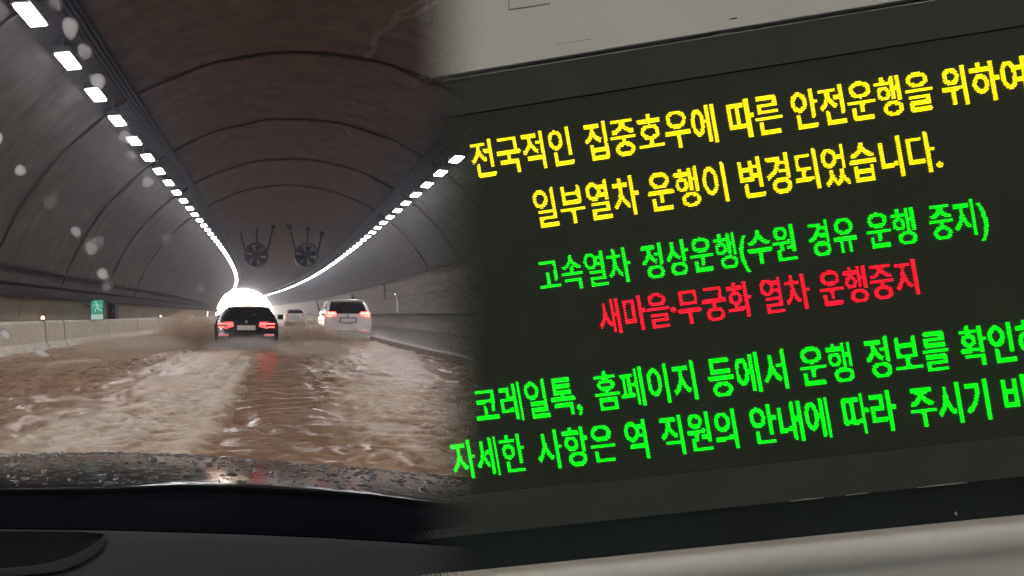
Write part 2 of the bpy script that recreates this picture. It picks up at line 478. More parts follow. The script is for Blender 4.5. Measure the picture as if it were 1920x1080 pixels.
# ------------------------------------------------------------------ things on the walls
def emmat(name, c, s): return mat(name, c, .4, emit=c, es=s)
M_GREEN = emmat('green_sign_light', (.08, .50, .33), .3); M_SIGNW = emmat('sign_white_light', (.5, .72, .64), .36); M_TUBE = emmat('white_tube', (.95, .93, 1.0), 3.0)
t = thing('exit_sign', 'lit green emergency exit sign with running figure, on the left wall above the barrier', 'sign', (-6.54, 21.3, 1.0))
x, y, z = px2w(182, 580, 21.3)
mb = MB(); mb.box(x - .24, x + .24, y, y + .12, z - .40, z + .36); mb.build('case', M_METAL, t, bevel=.01)
mb = MB(); mb.box(x - .215, x + .215, y - .012, y - .002, z - .16, z + .33); mb.build('green_face', M_GREEN, t)
mb = MB(); mb.box(x - .215, x + .215, y - .012, y - .002, z - .37, z - .17); mb.build('white_face', M_SIGNW, t)
mb = MB(); yy = y - .016   # running figure, leaning to the left
def limb(p, q, w):
    a = Vector((x + p[0], yy, z + p[1])); c = Vector((x + q[0], yy, z + q[1])); mb.bar(a, c, w, 6, w * .8)
mb.bar((x - .04, yy - .006, z + .25), (x - .04, yy + .006, z + .25), .042, 12)
limb((-.03, .2), (.03, .06), .036); limb((-.02, .18), (-.12, .12), .018); limb((-.12, .12), (-.15, .17), .015); limb((0, .17), (.1, .15), .018); limb((.1, .15), (.13, .09), .015)
limb((.03, .06), (-.06, .0), .024); limb((-.06, .0), (-.06, -.1), .02); limb((.03, .06), (.1, -.03), .024); limb((.1, -.03), (.18, -.05), .02)
mb.build('running_figure', M_SIGNW, t)
mb = MB(); mb.box(x - .6, x - .24, y + .03, y + .08, z + .1, z + .14); mb.build('bracket', M_METAL, t)

t = thing('wall_cabinet', 'dark upright equipment cabinet on the left wall beside the green exit sign', 'cabinet', px2w(210, 598, 24.3))
a = px2w(203, 598, 24.3); c = px2w(216, 566, 24.3)
mb = MB(); mb.box(a.x, c.x, 24.3, 24.8, a.z, c.z); mb.build('body', M_BLACK, t, bevel=.01)
mb = MB(); mb.box(a.x + .03, c.x - .03, 24.28, 24.299, a.z + .03, c.z - .05); dr = mb.build('door', M_DARK, t)
mb = MB(); mb.box(c.x - .09, c.x - .06, 24.25, 24.28, (a.z + c.z) / 2 - .06, (a.z + c.z) / 2 + .06); h = mb.build('handle', M_METAL, dr); h.matrix_parent_inverse = Matrix.Identity(4)

def tube_light(px, py0, py1, y, w, lab, nm='wall_light', es=3, side=-1):
    a = px2w(px, py1, y); c = px2w(px, py0, y)
    t = thing(nm, lab, 'wall lamp', a)
    mb = MB(); mb.box(a.x - w * .7, a.x + w * .7, y + .05, y + .16, a.z - .04, c.z + .04); mb.build('back_plate', M_BLACK, t)
    mb = MB(); mb.bar((a.x, y, a.z), (a.x, y, c.z), w / 2, 10); mb.build('tube', M_TUBE, t)
    xx = xr((a.z + c.z) / 2, y, side)
    mb = MB(); zz = (a.z + c.z) / 2; mb.bar((a.x, y + .1, zz), (xx, y + .1, zz), .025, 6); mb.build('bracket', M_BLACK, t)
tube_light(217, 533, 547, 25.6, .17, 'short glowing white wall lamp high on the left wall above the cabinet')
tube_light(336, 576, 589, 45, .14, 'thin white light on the left wall, first of three towards the portal')
tube_light(361, 567, 596, 52.5, .12, 'tall thin white light on the left wall, second of three towards the portal')
tube_light(389, 566, 594, 66, .13, 'thin white light on the left wall right beside the bright portal')

# right side: white pipe post with a lamp, boxes, mast
P = px2w(744, 586, 38.0); t = thing('emergency_post', 'white upright post with a bright lamp on top against the right wall', 'post', P)
a = px2w(746, 586, 38); c = px2w(744, 556, 38)
mb = MB(); mb.bar(a, c, .06, 8); mb.build('pole', M_WHITE, t)
mb = MB(); q = px2w(742.5, 548, 38); mb.bar(q - Vector((0, 0, .17)), q + Vector((0, 0, .17)), .09, 10, .06); mb.build('lamp', M_TUBE, t)
mb = MB(); mb.bar(px2w(746, 546, 38.1), px2w(735, 533, 38.1), .05, 6); mb.bar(px2w(738, 536, 38.1), px2w(731, 529, 38.1), .11, 6, .08); mb.build('arm', M_BLACK, t)
mb = MB(); mb.bar(px2w(746, 556, 38.1), px2w(760, 553, 38.1), .04, 6); mb.build('bracket', M_BLACK, t)
t = thing('wall_camera', 'small dark camera on a thin bracket left of the white post', 'camera', px2w(721, 540, 40))
mb = MB(); mb.bar(px2w(719, 529, 40), px2w(722, 535, 40), .1, 8); mb.build('body', M_BLACK, t)
mb = MB(); mb.bar(px2w(721, 534, 40), px2w(722, 560, 40.0), .03, 6); mb.bar(px2w(722, 545, 40), px2w(742, 546, 40), .025, 6); mb.build('bracket', M_DARK, t)
t = thing('sign_mast', 'thin leaning dark mast beside the white SUV', 'mast', px2w(601, 592, 44))
mb = MB(); mb.bar(px2w(593, 563, 44), px2w(599, 585, 44), .045, 6); mb.build('pole', M_BLACK, t)
mb = MB(); mb.box(px2w(597, 0, 44).x, px2w(603, 0, 44).x, 43.9, 44.1, px2w(0, 592, 44).z, px2w(0, 584, 44).z); mb.build('box', M_BLACK, t)
mb = MB(); mb.bar(px2w(600, 592, 44), px2w(600, 604, 44), .05, 6); mb.build('base', M_BLACK, t)
t = thing('wall_box', 'dark box on the right wall, just above the roof of the white SUV', 'junction box', px2w(664, 560, 56))
a = px2w(659, 560, 55); c = px2w(669, 547, 55)
mb = MB(); mb.box(a.x, c.x, 55, 55.4, a.z, c.z); mb.build('body', M_DARK, t, bevel=.03)
mb = MB(); mb.bar(px2w(664, 547, 55.2), px2w(664, 538, 55.2), .05, 6); mb.build('conduit', M_DARK, t)
# ------------------------------------------------------------------ flood water
WL = .20
def wave_at(x, y):
    a = 1.0 / (1 + (y / 18) ** 2)
    p = Vector((x * .8, y * .55, 0)); h = .03 * noise.noise(p)
    q = Vector((x * 2.0 + .7 * noise.noise(p * 1.7), y * 2.3, 4.0)); h += .068 * (.35 - abs(noise.noise(q)) * 1.5)
    q2 = Vector((x * 5.0, y * 5.5, 9.0)); h += .036 * (.35 - abs(noise.noise(q2)) * 1.5)
    h += .014 * noise.noise(Vector((x * 13, y * 12, 2.0)))
    calm = 1 - .6 * math.exp(-((x - (y - 5) * .012) / (.42 + .012 * y)) ** 4)
    # wake ridge pulled behind the dark car
    h += .03 * math.exp(-((x - (-.62 + (y - 5) * .0)) / .12) ** 2) * smooth01((16 - y) / 9)
    return WL + h * calm * (.35 + .65 * a)
def foam_sheen_at(x, y):
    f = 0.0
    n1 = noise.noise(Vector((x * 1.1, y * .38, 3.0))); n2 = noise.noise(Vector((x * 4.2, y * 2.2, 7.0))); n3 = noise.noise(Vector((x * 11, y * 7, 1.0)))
    # churned tracks behind the cars, with lamp-row reflections put into their pale colour
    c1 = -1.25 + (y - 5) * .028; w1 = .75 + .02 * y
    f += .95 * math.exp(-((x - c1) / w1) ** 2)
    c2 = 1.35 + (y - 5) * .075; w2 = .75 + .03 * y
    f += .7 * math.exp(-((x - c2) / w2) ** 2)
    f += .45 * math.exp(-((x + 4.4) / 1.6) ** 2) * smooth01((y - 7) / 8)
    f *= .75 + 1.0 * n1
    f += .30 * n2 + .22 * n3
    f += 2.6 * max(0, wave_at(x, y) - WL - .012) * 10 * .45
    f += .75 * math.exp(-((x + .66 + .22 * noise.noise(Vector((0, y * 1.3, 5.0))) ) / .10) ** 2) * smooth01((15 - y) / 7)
    # brown strip between the tracks: reflection of dark car and vault as colour
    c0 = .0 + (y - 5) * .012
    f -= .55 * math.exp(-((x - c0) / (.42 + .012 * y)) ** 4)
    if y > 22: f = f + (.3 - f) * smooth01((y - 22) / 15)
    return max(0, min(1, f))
NR, NC = 330, 260
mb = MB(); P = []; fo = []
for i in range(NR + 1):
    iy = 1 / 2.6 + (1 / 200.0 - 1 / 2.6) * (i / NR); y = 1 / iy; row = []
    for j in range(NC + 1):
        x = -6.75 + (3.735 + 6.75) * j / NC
        row.append((x + off(y), y, wave_at(x, y))); fo.append(foam_sheen_at(x, y))
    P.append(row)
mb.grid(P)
m = bpy.data.materials.new('muddy_water'); m.use_nodes = True; nt = m.node_tree; n = nt.nodes; l = nt.links; p = n['Principled BSDF']
p.inputs['Roughness'].default_value = .22; p.inputs['IOR'].default_value = 1.33
at = n.new('ShaderNodeAttribute'); at.attribute_name = 'foam_sheen'
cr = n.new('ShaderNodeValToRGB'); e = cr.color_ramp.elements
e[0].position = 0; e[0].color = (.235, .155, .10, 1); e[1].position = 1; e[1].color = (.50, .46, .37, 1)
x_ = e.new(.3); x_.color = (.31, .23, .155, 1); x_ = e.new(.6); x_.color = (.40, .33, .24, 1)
tc = n.new('ShaderNodeTexCoord'); nz = n.new('ShaderNodeTexNoise'); nz.inputs['Scale'].default_value = .55; nz.inputs['Detail'].default_value = 5
l.new(tc.outputs['Object'], nz.inputs[0]); 
# lace of foam: fine streaks torn along the flow
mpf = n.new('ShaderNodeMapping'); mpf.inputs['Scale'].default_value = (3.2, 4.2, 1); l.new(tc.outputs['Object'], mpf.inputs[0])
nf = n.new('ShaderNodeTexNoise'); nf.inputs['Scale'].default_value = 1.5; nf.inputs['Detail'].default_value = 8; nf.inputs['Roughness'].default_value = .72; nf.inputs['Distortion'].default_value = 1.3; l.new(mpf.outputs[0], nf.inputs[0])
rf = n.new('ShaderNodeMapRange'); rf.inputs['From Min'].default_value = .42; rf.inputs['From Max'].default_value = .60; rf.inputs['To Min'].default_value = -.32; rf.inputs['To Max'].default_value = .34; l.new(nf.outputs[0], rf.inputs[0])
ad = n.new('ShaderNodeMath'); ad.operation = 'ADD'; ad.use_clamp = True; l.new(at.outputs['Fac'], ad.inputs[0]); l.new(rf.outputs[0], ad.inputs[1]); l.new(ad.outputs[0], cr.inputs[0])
mx = n.new('ShaderNodeMix'); mx.data_type = 'RGBA'; mx.blend_type = 'MULTIPLY'; mx.inputs[0].default_value = 1
r2 = n.new('ShaderNodeValToRGB'); r2.color_ramp.elements[0].position = .35; r2.color_ramp.elements[0].color = (1.03, .90, .82, 1); r2.color_ramp.elements[1].position = .62; r2.color_ramp.elements[1].color = (1, 1, 1, 1)
l.new(nz.outputs[0], r2.inputs[0]); l.new(cr.outputs[0], mx.inputs[6]); l.new(r2.outputs[0], mx.inputs[7]); l.new(mx.outputs[2], p.inputs['Base Color'])
rr = n.new('ShaderNodeMapRange'); rr.inputs['To Min'].default_value = .25; rr.inputs['To Max'].default_value = .6; l.new(at.outputs['Fac'], rr.inputs[0]); l.new(rr.outputs[0], p.inputs['Roughness'])
nb = n.new('ShaderNodeTexNoise'); nb.inputs['Scale'].default_value = 16; nb.inputs['Detail'].default_value = 4; l.new(tc.outputs['Object'], nb.inputs[0])
bp = n.new('ShaderNodeBump'); bp.inputs['Strength'].default_value = .5; bp.inputs['Distance'].default_value = .012; l.new(nb.outputs[0], bp.inputs['Height']); l.new(bp.outputs[0], p.inputs['Normal'])
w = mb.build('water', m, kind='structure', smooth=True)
a_ = w.data.attributes.new('foam_sheen', 'FLOAT', 'POINT'); a_.data.foreach_set('value', fo)

# ------------------------------------------------------------------ cars
M_GLASSD = mat('tinted_glass', (.012, .011, .013), .08, spec=.6)
M_TYRE = mat('tyre', (.02, .02, .02), .8)
M_RED = mat('tail_red', (.5, .02, .02), .25, emit=(1, .07, .06), es=2.6)
M_REDHOT = mat('tail_red_hot', (.8, .1, .08), .25, emit=(1, .07, .06), es=5.5)
M_REDDIM = mat('reflector_red', (.6, .12, .12), .3, emit=(1, .35, .32), es=.35)
M_CHROME = mat('chrome', (.6, .6, .6), .2, metal=1)
M_PLATE = mat('plate', (.66, .62, .55), .5)
M_PLATEM = mat('plate_marks', (.2, .2, .22), .6)
def car(cx, y0, w, H, body, label, cat, belt, wx, lamps, plate, low, length=4.5, stripe=None, lampmats=(None, None), roofnarrow=.80, spoiler=True):
    t = thing('car', label, cat, (cx, y0, 0), 'cars driving through the flood')
    hw = w / 2
    st = [(0, .60, .93, .60), (.03, .66, .96, .66), (.07, belt - .1, .97, belt - .1), (.12, belt, .96, belt), (.30, belt + (H - belt) * .52, (.96 + roofnarrow) / 2 + .02, belt), (.52, H - .05, roofnarrow + .01, belt), (.75, H, roofnarrow, belt), (2.1, H + .01, roofnarrow, belt), (2.9, H - .12, roofnarrow, belt), (3.5, belt + .08, .9, belt), (length - .5, belt - .12, .9, belt - .12), (length - .06, .75, .86, .75), (length, .6, .8, .6)]
    P = []
    for yo, tz, tw, bz in st:
        tw *= hw; sd_ = hw * (1 if .05 < yo < length - .3 else .95)
        half = [(0, tz + .02), (tw * .55, tz + .012), (tw * .92, tz - .015), (tw, tz - .05), (max(tw, hw * .955) if tz > bz + .02 else tw, bz - .06 if tz > bz + .02 else tz - .07), (sd_, bz - .16), (sd_, .52), (sd_ - .03, .40), (sd_ - .10, .28), (0, .26)]
        full = half + [(-a, b_) for a, b_ in half[-2:0:-1]]
        P.append([(cx + a, y0 + yo, b_) for a, b_ in full + [full[0]]])
    mb = MB(); mb.grid(P); nn = len(P[0]); mb.f.append(tuple(range(nn - 1))); mb.mi.append(0); mb.f.append(tuple(range((len(P) - 1) * nn, len(P) * nn - 1))[::-1]); mb.mi.append(0)
    o = mb.build('body', body, t, smooth=True); 
    bv = o.modifiers.new('b', 'BEVEL'); bv.width = .02; bv.segments = 2; bv.limit_method = 'ANGLE'; bv.angle_limit = R(35)
    # rear window on the sloping hatch
    z0 = belt + .035; z1 = H - .10
    mb = MB(); G = []
    for i in range(5):
        f = i / 4; z = z0 + (z1 - z0) * f; fy = (z - belt) / (H - .05 - belt); yy = .12 + (.18 * fy / .52 if fy < .52 else .18 + .22 * (fy - .52) / .48) - .02
        ww = wx * (1 - (.97 - roofnarrow) * .8 * f) * (1 if f < .99 else .96)
        G.append([(cx + ww * s, y0 + yy - .045 + .03 * s * s, z + .015 * (1 - s * s)) for s in (-1, -.75, -.4, 0, .4, .75, 1)])
    mb.grid(G); mb.grid([[(v[0], v[1] + .02, v[2]) for v in G[0]], G[0]]); wn_ = mb.build('rear_window', M_GLASSD, t, smooth=True)
    mb = MB(); mb.bar((cx - .02, y0 + .10, z0 + .01), (cx + .3, y0 + .14, z0 + .1), .012, 5); mb.build('wiper', M_BLACK, wn_)
    if spoiler:
        mb = MB(); mb.box(cx - wx * .88, cx + wx * .88, y0 + .44, y0 + .70, H - .05, H - .012); mb.build('spoiler', body, t, bevel=.012)
    # side windows
    for s in (-1, 1):
        mb = MB(); a_ = s * hw * .962; c_ = s * hw * (roofnarrow + .015)
        mb.add([(cx + a_, y0 + .55, belt), (cx + a_, y0 + 3.2, belt), (cx + c_, y0 + 2.75, H - .13), (cx + c_, y0 + .75, H - .09)], [(0, 1, 2, 3)]); mb.build('side_window', M_GLASSD, t)
    mb = MB(); mb.add([(cx - hw * .86, y0 + 3.46, belt + .12), (cx + hw * .86, y0 + 3.46, belt + .12), (cx + hw * .76, y0 + 2.93, H - .11), (cx - hw * .76, y0 + 2.93, H - .11)], [(0, 1, 2, 3)]); mb.build('windscreen', M_GLASSD, t)
    (lx0, lx1, lz0, lz1) = lamps
    for s in (-1, 1):
        mb = MB()
        fr = [(lx0, lz0 + .35 * (lz1 - lz0)), (lx0 + .02, lz1), (lx1 - .04, lz1 + .01), (lx1 + .005, lz1 - .03), (lx1 + .005, lz0 + .04), (lx1 - .05, lz0), (lx0 + .45 * (lx1 - lx0), lz0)]
        k_ = len(fr); vs = [(cx + s * a_, y0 + .035 + .10 * max(0, (a_ - lx0) / (lx1 - lx0)) ** 3, b_) for a_, b_ in fr] + [(cx + s * a_, y0 + .30, b_) for a_, b_ in fr]
        mb.add(vs, [tuple(range(k_)), tuple(range(k_, 2 * k_))[::-1]] + [(i, (i + 1) % k_, k_ + (i + 1) % k_, k_ + i) for i in range(k_)])
        h_ = mb.build('tail_light', lampmats[0] or M_RED, t, bevel=.008)
        mb = MB(); zz = lz1 - .045
        mb.box(*sorted((cx + s * (lx0 + .05), cx + s * (lx1 - .04))), y0 + .02, y0 + .034, zz - .022, zz + .018)
        mb.box(*sorted((cx + s * (lx0 + .5 * (lx1 - lx0)), cx + s * (lx1 - .05))), y0 + .02, y0 + .034, lz0 + .025, lz0 + .06)
        mb.build('light_bar', lampmats[1] or M_REDHOT, h_)
        mb = MB(); mb.box(*sorted((cx + s * (hw - .42), cx + s * (hw - .12))), y0 - .012, y0 + .02, low, low + .07); mb.build('reflector', M_REDDIM, t, bevel=.005)
        mb = MB(); mb.box(*sorted((cx + s * (hw - .02), cx + s * (hw + .17))), y0 + 2.55, y0 + 2.68, belt - .02, belt + .14); mb.build('mirror', M_BLACK if body is not M_CARW else body, t, bevel=.03)
        for yy in (.85, length - .95):
            mb = MB(); mb.bar((cx + s * (hw - .24), y0 + yy, .33), (cx + s * (hw - .01), y0 + yy, .33), .33, 18); wh = mb.build('wheel', M_TYRE, t, bevel=.02)
            mb = MB(); mb.bar((cx + s * (hw - .012), y0 + yy, .33), (cx + s * (hw - .002), y0 + yy, .33), .2, 12); mb.build('rim', M_CHROME, wh)
    pw, pz0, pz1 = plate
    mb = MB(); mb.box(cx - pw - .06, cx + pw + .06, y0 + .01, y0 + .07, pz0 - .03, pz1 + .05); rec = mb.build('plate_recess', M_BLACK if body is M_CARB else mat('grey_recess', (.25, .25, .25), .5), t)
    mb = MB(); mb.box(cx - pw, cx + pw, y0 - .004, y0 + .009, pz0, pz1); mb.build('number_plate', M_PLATE, t)
    mb = MB(); mb.box(cx - hw + .12, cx + hw - .12, y0 - .03, y0 + .06, .36, .50); mb.build('bumper', M_BLACK if stripe is None else stripe, t, bevel=.02)
    mb = MB(); mb.box(cx - hw + .2, cx + hw - .2, y0 + .0, y0 + 1.2, .18, .35); mb.build('underbody', M_BLACK, t)
    mb = MB(); mb.bar((cx, y0 + .055, belt - .07), (cx, y0 + .075, belt - .07), .045, 14); mb.build('badge', mat('dull_badge', (.2, .2, .2), .4, metal=.5), t)
    return t
M_CARB = mat('black_paint', (.012, .012, .014), .18, spec=.6, coat=.6, var=.2, scale=4)
M_CARW = mat('white_paint', (.70, .69, .67), .3, coat=.4, color2=(.58, .56, .53), scale=2.5)
car(-.92, 17.4, 1.90, 1.45, M_CARB, 'black car with glowing red tail lights driving through brown water towards the bright portal', 'car', 1.06, .68, (.38, .89, .79, .975), (.27, .745, .88), .56, roofnarrow=.72)
car(2.66, 22.0, 1.78, 1.77, M_CARW, 'white SUV with dark rear window, driving on the right beside the kerb', 'car', 1.21, .73, (.44, .84, 1.12, 1.30), (.26, .92, 1.06), .54, stripe=mat('silver_skid', (.5, .5, .48), .4), lampmats=(mat('tail_pink', (.7, .25, .22), .3, emit=(1, .16, .14), es=2.2), mat('tail_pink_hot', (.9, .6, .5), .3, emit=(1, .2, .17), es=5)))
q = px2w(554, 590, 52)
car(q.x, 52, 1.86, 1.70, M_CARW, 'small distant white car between the black car and the white SUV', 'car', 1.28, .70, (.62, .88, 1.0, 1.22), (.24, .86, .98), .5, stripe=M_BLACK, lampmats=(M_REDDIM, M_REDDIM))

# ------------------------------------------------------------------ spray thrown up by the wheels
def spray_mat(nm, col, dens, sc=2.2, lo=.38):
    m = bpy.data.materials.new(nm); m.use_nodes = True; nt = m.node_tree; n = nt.nodes; l = nt.links
    n.remove(n['Principled BSDF']); pv = n.new('ShaderNodeVolumePrincipled'); pv.inputs['Color'].default_value = (*col, 1)
    pv.inputs['Anisotropy'].default_value = .1
    l.new(pv.outputs[0], n['Material Output'].inputs['Volume'])
    tc = n.new('ShaderNodeTexCoord'); ln = n.new('ShaderNodeVectorMath'); ln.operation = 'LENGTH'; l.new(tc.outputs['Object'], ln.inputs[0])
    mr = n.new('ShaderNodeMapRange'); mr.interpolation_type = 'SMOOTHSTEP'; mr.inputs['From Min'].default_value = 1.0; mr.inputs['From Max'].default_value = .25; l.new(ln.outputs['Value'], mr.inputs[0])
    nz = n.new('ShaderNodeTexNoise'); nz.inputs['Scale'].default_value = sc; nz.inputs['Detail'].default_value = 3; l.new(tc.outputs['Object'], nz.inputs[0])
    m2 = n.new('ShaderNodeMapRange'); m2.inputs['From Min'].default_value = lo; m2.inputs['From Max'].default_value = .65; l.new(nz.outputs[0], m2.inputs[0])
    mu = n.new('ShaderNodeMath'); mu.operation = 'MULTIPLY'; l.new(mr.outputs[0], mu.inputs[0]); l.new(m2.outputs[0], mu.inputs[1])
    m3 = n.new('ShaderNodeMath'); m3.operation = 'MULTIPLY'; m3.inputs[1].default_value = dens; l.new(mu.outputs[0], m3.inputs[0]); l.new(m3.outputs[0], pv.inputs['Density'])
    return m
def ellipsoid(name, c, s, m, label, cat):
    me = bpy.data.meshes.new(name); bm = bmesh.new(); bmesh.ops.create_icosphere(bm, subdivisions=3, radius=1); bm.to_mesh(me); bm.free(); me.materials.append(m)
    o = bpy.data.objects.new(name, me); COL.objects.link(o); o.location = c; o.scale = s; o['kind'] = 'stuff'; o['label'] = label; o['category'] = cat; return o
MS = spray_mat('muddy_spray', (.74, .60, .46), 8, 2.6, .38)
MS2 = spray_mat('thin_mist', (.75, .67, .56), 3.0, 1.8, .3)
ellipsoid('water_spray', (-2.65, 18.3, .50), (1.35, 1.5, .95), MS, 'brown spray thrown up left of the black car by its wheels', 'spray')
ellipsoid('water_spray', (1.0, 18.6, .42), (1.15, 1.3, .80), MS, 'brown spray thrown up right of the black car by its wheels', 'spray')
ellipsoid('water_spray', (2.6, 21.4, .24), (1.35, .7, .28), MS2, 'low wake of spray behind the white SUV', 'spray')
ellipsoid('water_spray', (-.95, 16.6, .28), (1.5, 1.0, .46), spray_mat('grey_mist', (.72, .70, .66), 3.2, 1.8, .3), 'grey mist of spray behind the bumper of the black car', 'spray')
ellipsoid('water_spray', (-4.1, 16.8, .3), (2.0, 2.6, .42), MS2, 'thin low veil of spray between the black car and the barrier', 'spray')
ellipsoid('water_spray', (.9, 15.6, .25), (1.3, 2.0, .34), MS2, 'thin low veil of spray behind and right of the black car', 'spray')
ellipsoid('mist', (off(137) + .5, 138, 3.5), (10.5, 20, 9.5), spray_mat('mouth_glow_mist', (.86, .90, 1.0), .045, .8, .1), 'mist added in the far mouth of the tunnel for a soft glow', 'mist')  # mist volume added so the daylight makes a soft glow round the mouth
# flying drops round the spray
random.seed(9); mb = MB()
for cx_, cy_, sx_, n_ in ((-2.6, 18.0, .8, 260), (1.0, 18.2, .7, 200), (2.6, 21.6, 1.0, 90)):
    for _ in range(n_):
        x = random.gauss(cx_, sx_ * .6); y = random.gauss(cy_, .5); z = .2 + abs(random.gauss(0, .38)); r_ = random.uniform(.008, .03)
        mb.add([(x - r_, y, z - r_), (x + r_, y, z - r_), (x, y + r_, z - r_), (x, y, z + r_ * 1.5)], [(0, 1, 3), (1, 2, 3), (2, 0, 3), (0, 2, 1)])
o = mb.build('spray_drops', mat('mud_drops', (.45, .36, .28), .3), kind='stuff'); o['label'] = 'flying muddy drops round the wheels of the cars'; o['category'] = 'spray'

# ------------------------------------------------------------------ the car the picture is taken from
own = thing('own_car', 'wet dark bonnet and black dashboard top of the car one looks out of', 'car', (0, 1.5, .5))
def lerp_tab(tab, x):
    if x <= tab[0][0]: return tab[0][1]
    for (a, b_), (c, d) in zip(tab, tab[1:]):
        if x <= c: t_ = (x - a) / (c - a); return b_ + (d - b_) * t_
    return tab[-1][1]
FR = [(-500, 862), (-100, 855), (0, 851), (200, 848), (340, 852), (480, 862), (600, 872), (700, 880), (850, 893), (1100, 925), (1500, 990)]
RE = [(-500, 915), (0, 916), (200, 914), (330, 908), (480, 914), (600, 920), (700, 927), (850, 946), (1100, 985), (1500, 1050)]
YF, YR = 2.05, 1.25
bon = MB(); P = []; NB = 16
for i in range(NB + 1):
    row = []
    for j in range(61):
        px = -500 + 2000 * j / 60
        xf = (px - 520) / 1100 * YF; zf = CAMZ - (lerp_tab(FR, px) - 590) / 1100 * YF
        xb = (px - 520) / 1100 * YR; zb = CAMZ - (lerp_tab(RE, px) - 590) / 1100 * YR
        f = i / NB; row.append((xf + (xb - xf) * f, YF + (YR - YF) * f, zf + (zb - zf) * f + .012 * math.sin(math.pi * f)))
    P.append(row)
lipr = [[(v[0], v[1] - .003 * math.sin(a_), v[2] - .003 * (1 - math.cos(a_))) for v in P[-1]] for a_ in (.25, .5, .8, 1.1, 1.5)]
nose = [[(v[0], v[1] + .04, v[2] - .03) for v in P[0]], [(v[0], v[1] + .06, v[2] - .22) for v in P[0]]]
bon.grid(nose[::-1] + P + lipr)
M_BONNET = mat('wet_dark_paint', (.010, .011, .0105), .11, spec=.085, coat=0, bump=.4, bscale=30, bdist=.003)
bon.build('bonnet', M_BONNET, own, smooth=True)
random.seed(21); mb = MB()
def dome(mb, c, rx, ry, h, n=7):
    vs = []
    for k, (s_, hh) in enumerate(((1, 0), (.75, .6), (.3, 1))):
        for i in range(n):
            t_ = 2 * math.pi * i / n; vs.append((c[0] + rx * s_ * math.cos(t_), c[1] + ry * s_ * math.sin(t_), c[2] + h * hh))
    fs = [(k * n + i, k * n + (i + 1) % n, (k + 1) * n + (i + 1) % n, (k + 1) * n + i) for k in (0, 1) for i in range(n)] + [tuple(range(2 * n, 3 * n))]
    mb.add(vs, fs)
for _ in range(2300):
    j = random.uniform(14, 48); i = random.uniform(0, NB - .6) if random.random() < .7 else abs(random.gauss(0, 1.5)); i = min(i, NB - .6)
    i0, jj = int(i), int(j); fi, fj = i - i0, j - jj
    A_ = Vector(P[i0][jj]).lerp(Vector(P[i0][jj + 1]), fj); B_ = Vector(P[i0 + 1][jj]).lerp(Vector(P[i0 + 1][jj + 1]), fj); c = A_.lerp(B_, fi)
    r_ = min(.0115, random.lognormvariate(math.log(.0034), .6)); dome(mb, c, r_ * random.uniform(.9, 1.5), r_ * random.uniform(.8, 1.3), r_ * random.uniform(.22, .5))
mw = mat('water_bead', (.5, .5, .5), .03, spec=.6)
mw.node_tree.nodes['Principled BSDF'].inputs['Transmission Weight'].default_value = .85; mw.node_tree.nodes['Principled BSDF'].inputs['IOR'].default_value = 1.33
mb.build('rain_beads', mw, own, smooth=True, kind='stuff')
# cowl, wipers' trough and dashboard top
DT = [(-500, 985), (0, 990), (190, 992), (430, 999), (600, 1006), (700, 1012), (850, 1022), (1100, 1042), (1500, 1080)]
cow = MB(); P2 = []
for f, (yy, tab, dz) in enumerate(((1.25, RE, -.012), (1.2, RE, -.035), (1.02, None, 0), (.78, DT, -.03), (.76, DT, -.004), (.745, DT, 0.0))):
    row = []
    for j in range(61):
        px = -500 + 2000 * j / 60
        if tab is None: py = (lerp_tab(RE, px) + 8) ; z = CAMZ - (lerp_tab(RE, px) - 590 + 28) / 1100 * yy
        else: z = CAMZ - (lerp_tab(tab, px) - 590) / 1100 * yy + dz
        row.append(((px - 520) / 1100 * yy, yy, z))
    P2.append(row)
cow.grid(P2); cow.build('cowl', mat('cowl_plastic', (.0065, .0065, .010), .8, spec=0, var=.3, scale=3), own, smooth=True)
das = MB(); P3 = []
for yy, dz in ((.746, -.002), (.735, .0015), (.70, .004), (.62, .006), (.52, .004), (.40, -.01), (.36, -.08)):
    row = []
    for j in range(61):
        px = -500 + 2000 * j / 60
        z = CAMZ - (lerp_tab(DT, px) - 590) / 1100 * .745 + dz
        row.append(((px - 520) / 1100 * .745 * (1 + (.745 - yy) * .0), yy, z))
    P3.append(row)
das.grid(P3); das.build('dashboard', mat('dashboard_plastic', (.019, .020, .0205), .8, spec=.2, bump=.25, bscale=400, bdist=.001), own, smooth=True)
# instrument hood: a dark oval hollow with a soft raised rim at the lower left
mb = MB(); rim = MB()
def dash_z(px): return CAMZ - (lerp_tab(DT, px) - 590) / 1100 * .745
# outline given as points of the dash plane: far edge straight, near edge a long curve
hz = dash_z(0) + .0075
def dp(px, py):
    y = (hz - CAMZ) * -1100 / (py - 590); return Vector(((px - 520) * y / 1100, y, hz))
near_ = [(196, 1001), (188, 1012), (165, 1027), (135, 1042), (98, 1054), (60, 1061), (0, 1066), (-80, 1068), (-200, 1068)]
far_ = [(196, 1001), (150, 997), (60, 996), (-80, 996), (-200, 996)]
Lf = [dp(*q) for q in near_]; 
def samp(tab, f):
    k_ = f * (len(tab) - 1); i = min(int(k_), len(tab) - 2); return Vector(tab[i]).lerp(Vector(tab[i + 1]), k_ - i)
G = [[samp([dp(*q) for q in far_], f / 16), samp(Lf, f / 16)] for f in range(17)]
G = [[g_[0].lerp(g_[1], t_ / 4) + Vector((0, 0, -.003 * math.sin(math.pi * t_ / 4))) for t_ in range(5)] for g_ in G]
mb.grid(G); mb.build('instrument_hood', mat('hood_black', (.004, .004, .006), .8, spec=.03), own, smooth=True)
wd = [0, 10, 18, 22, 26, 26, 24, 22, 20]
outer = [dp(px + w_ * .9, py + w_ * .55) for (px, py), w_ in zip(near_, wd)]
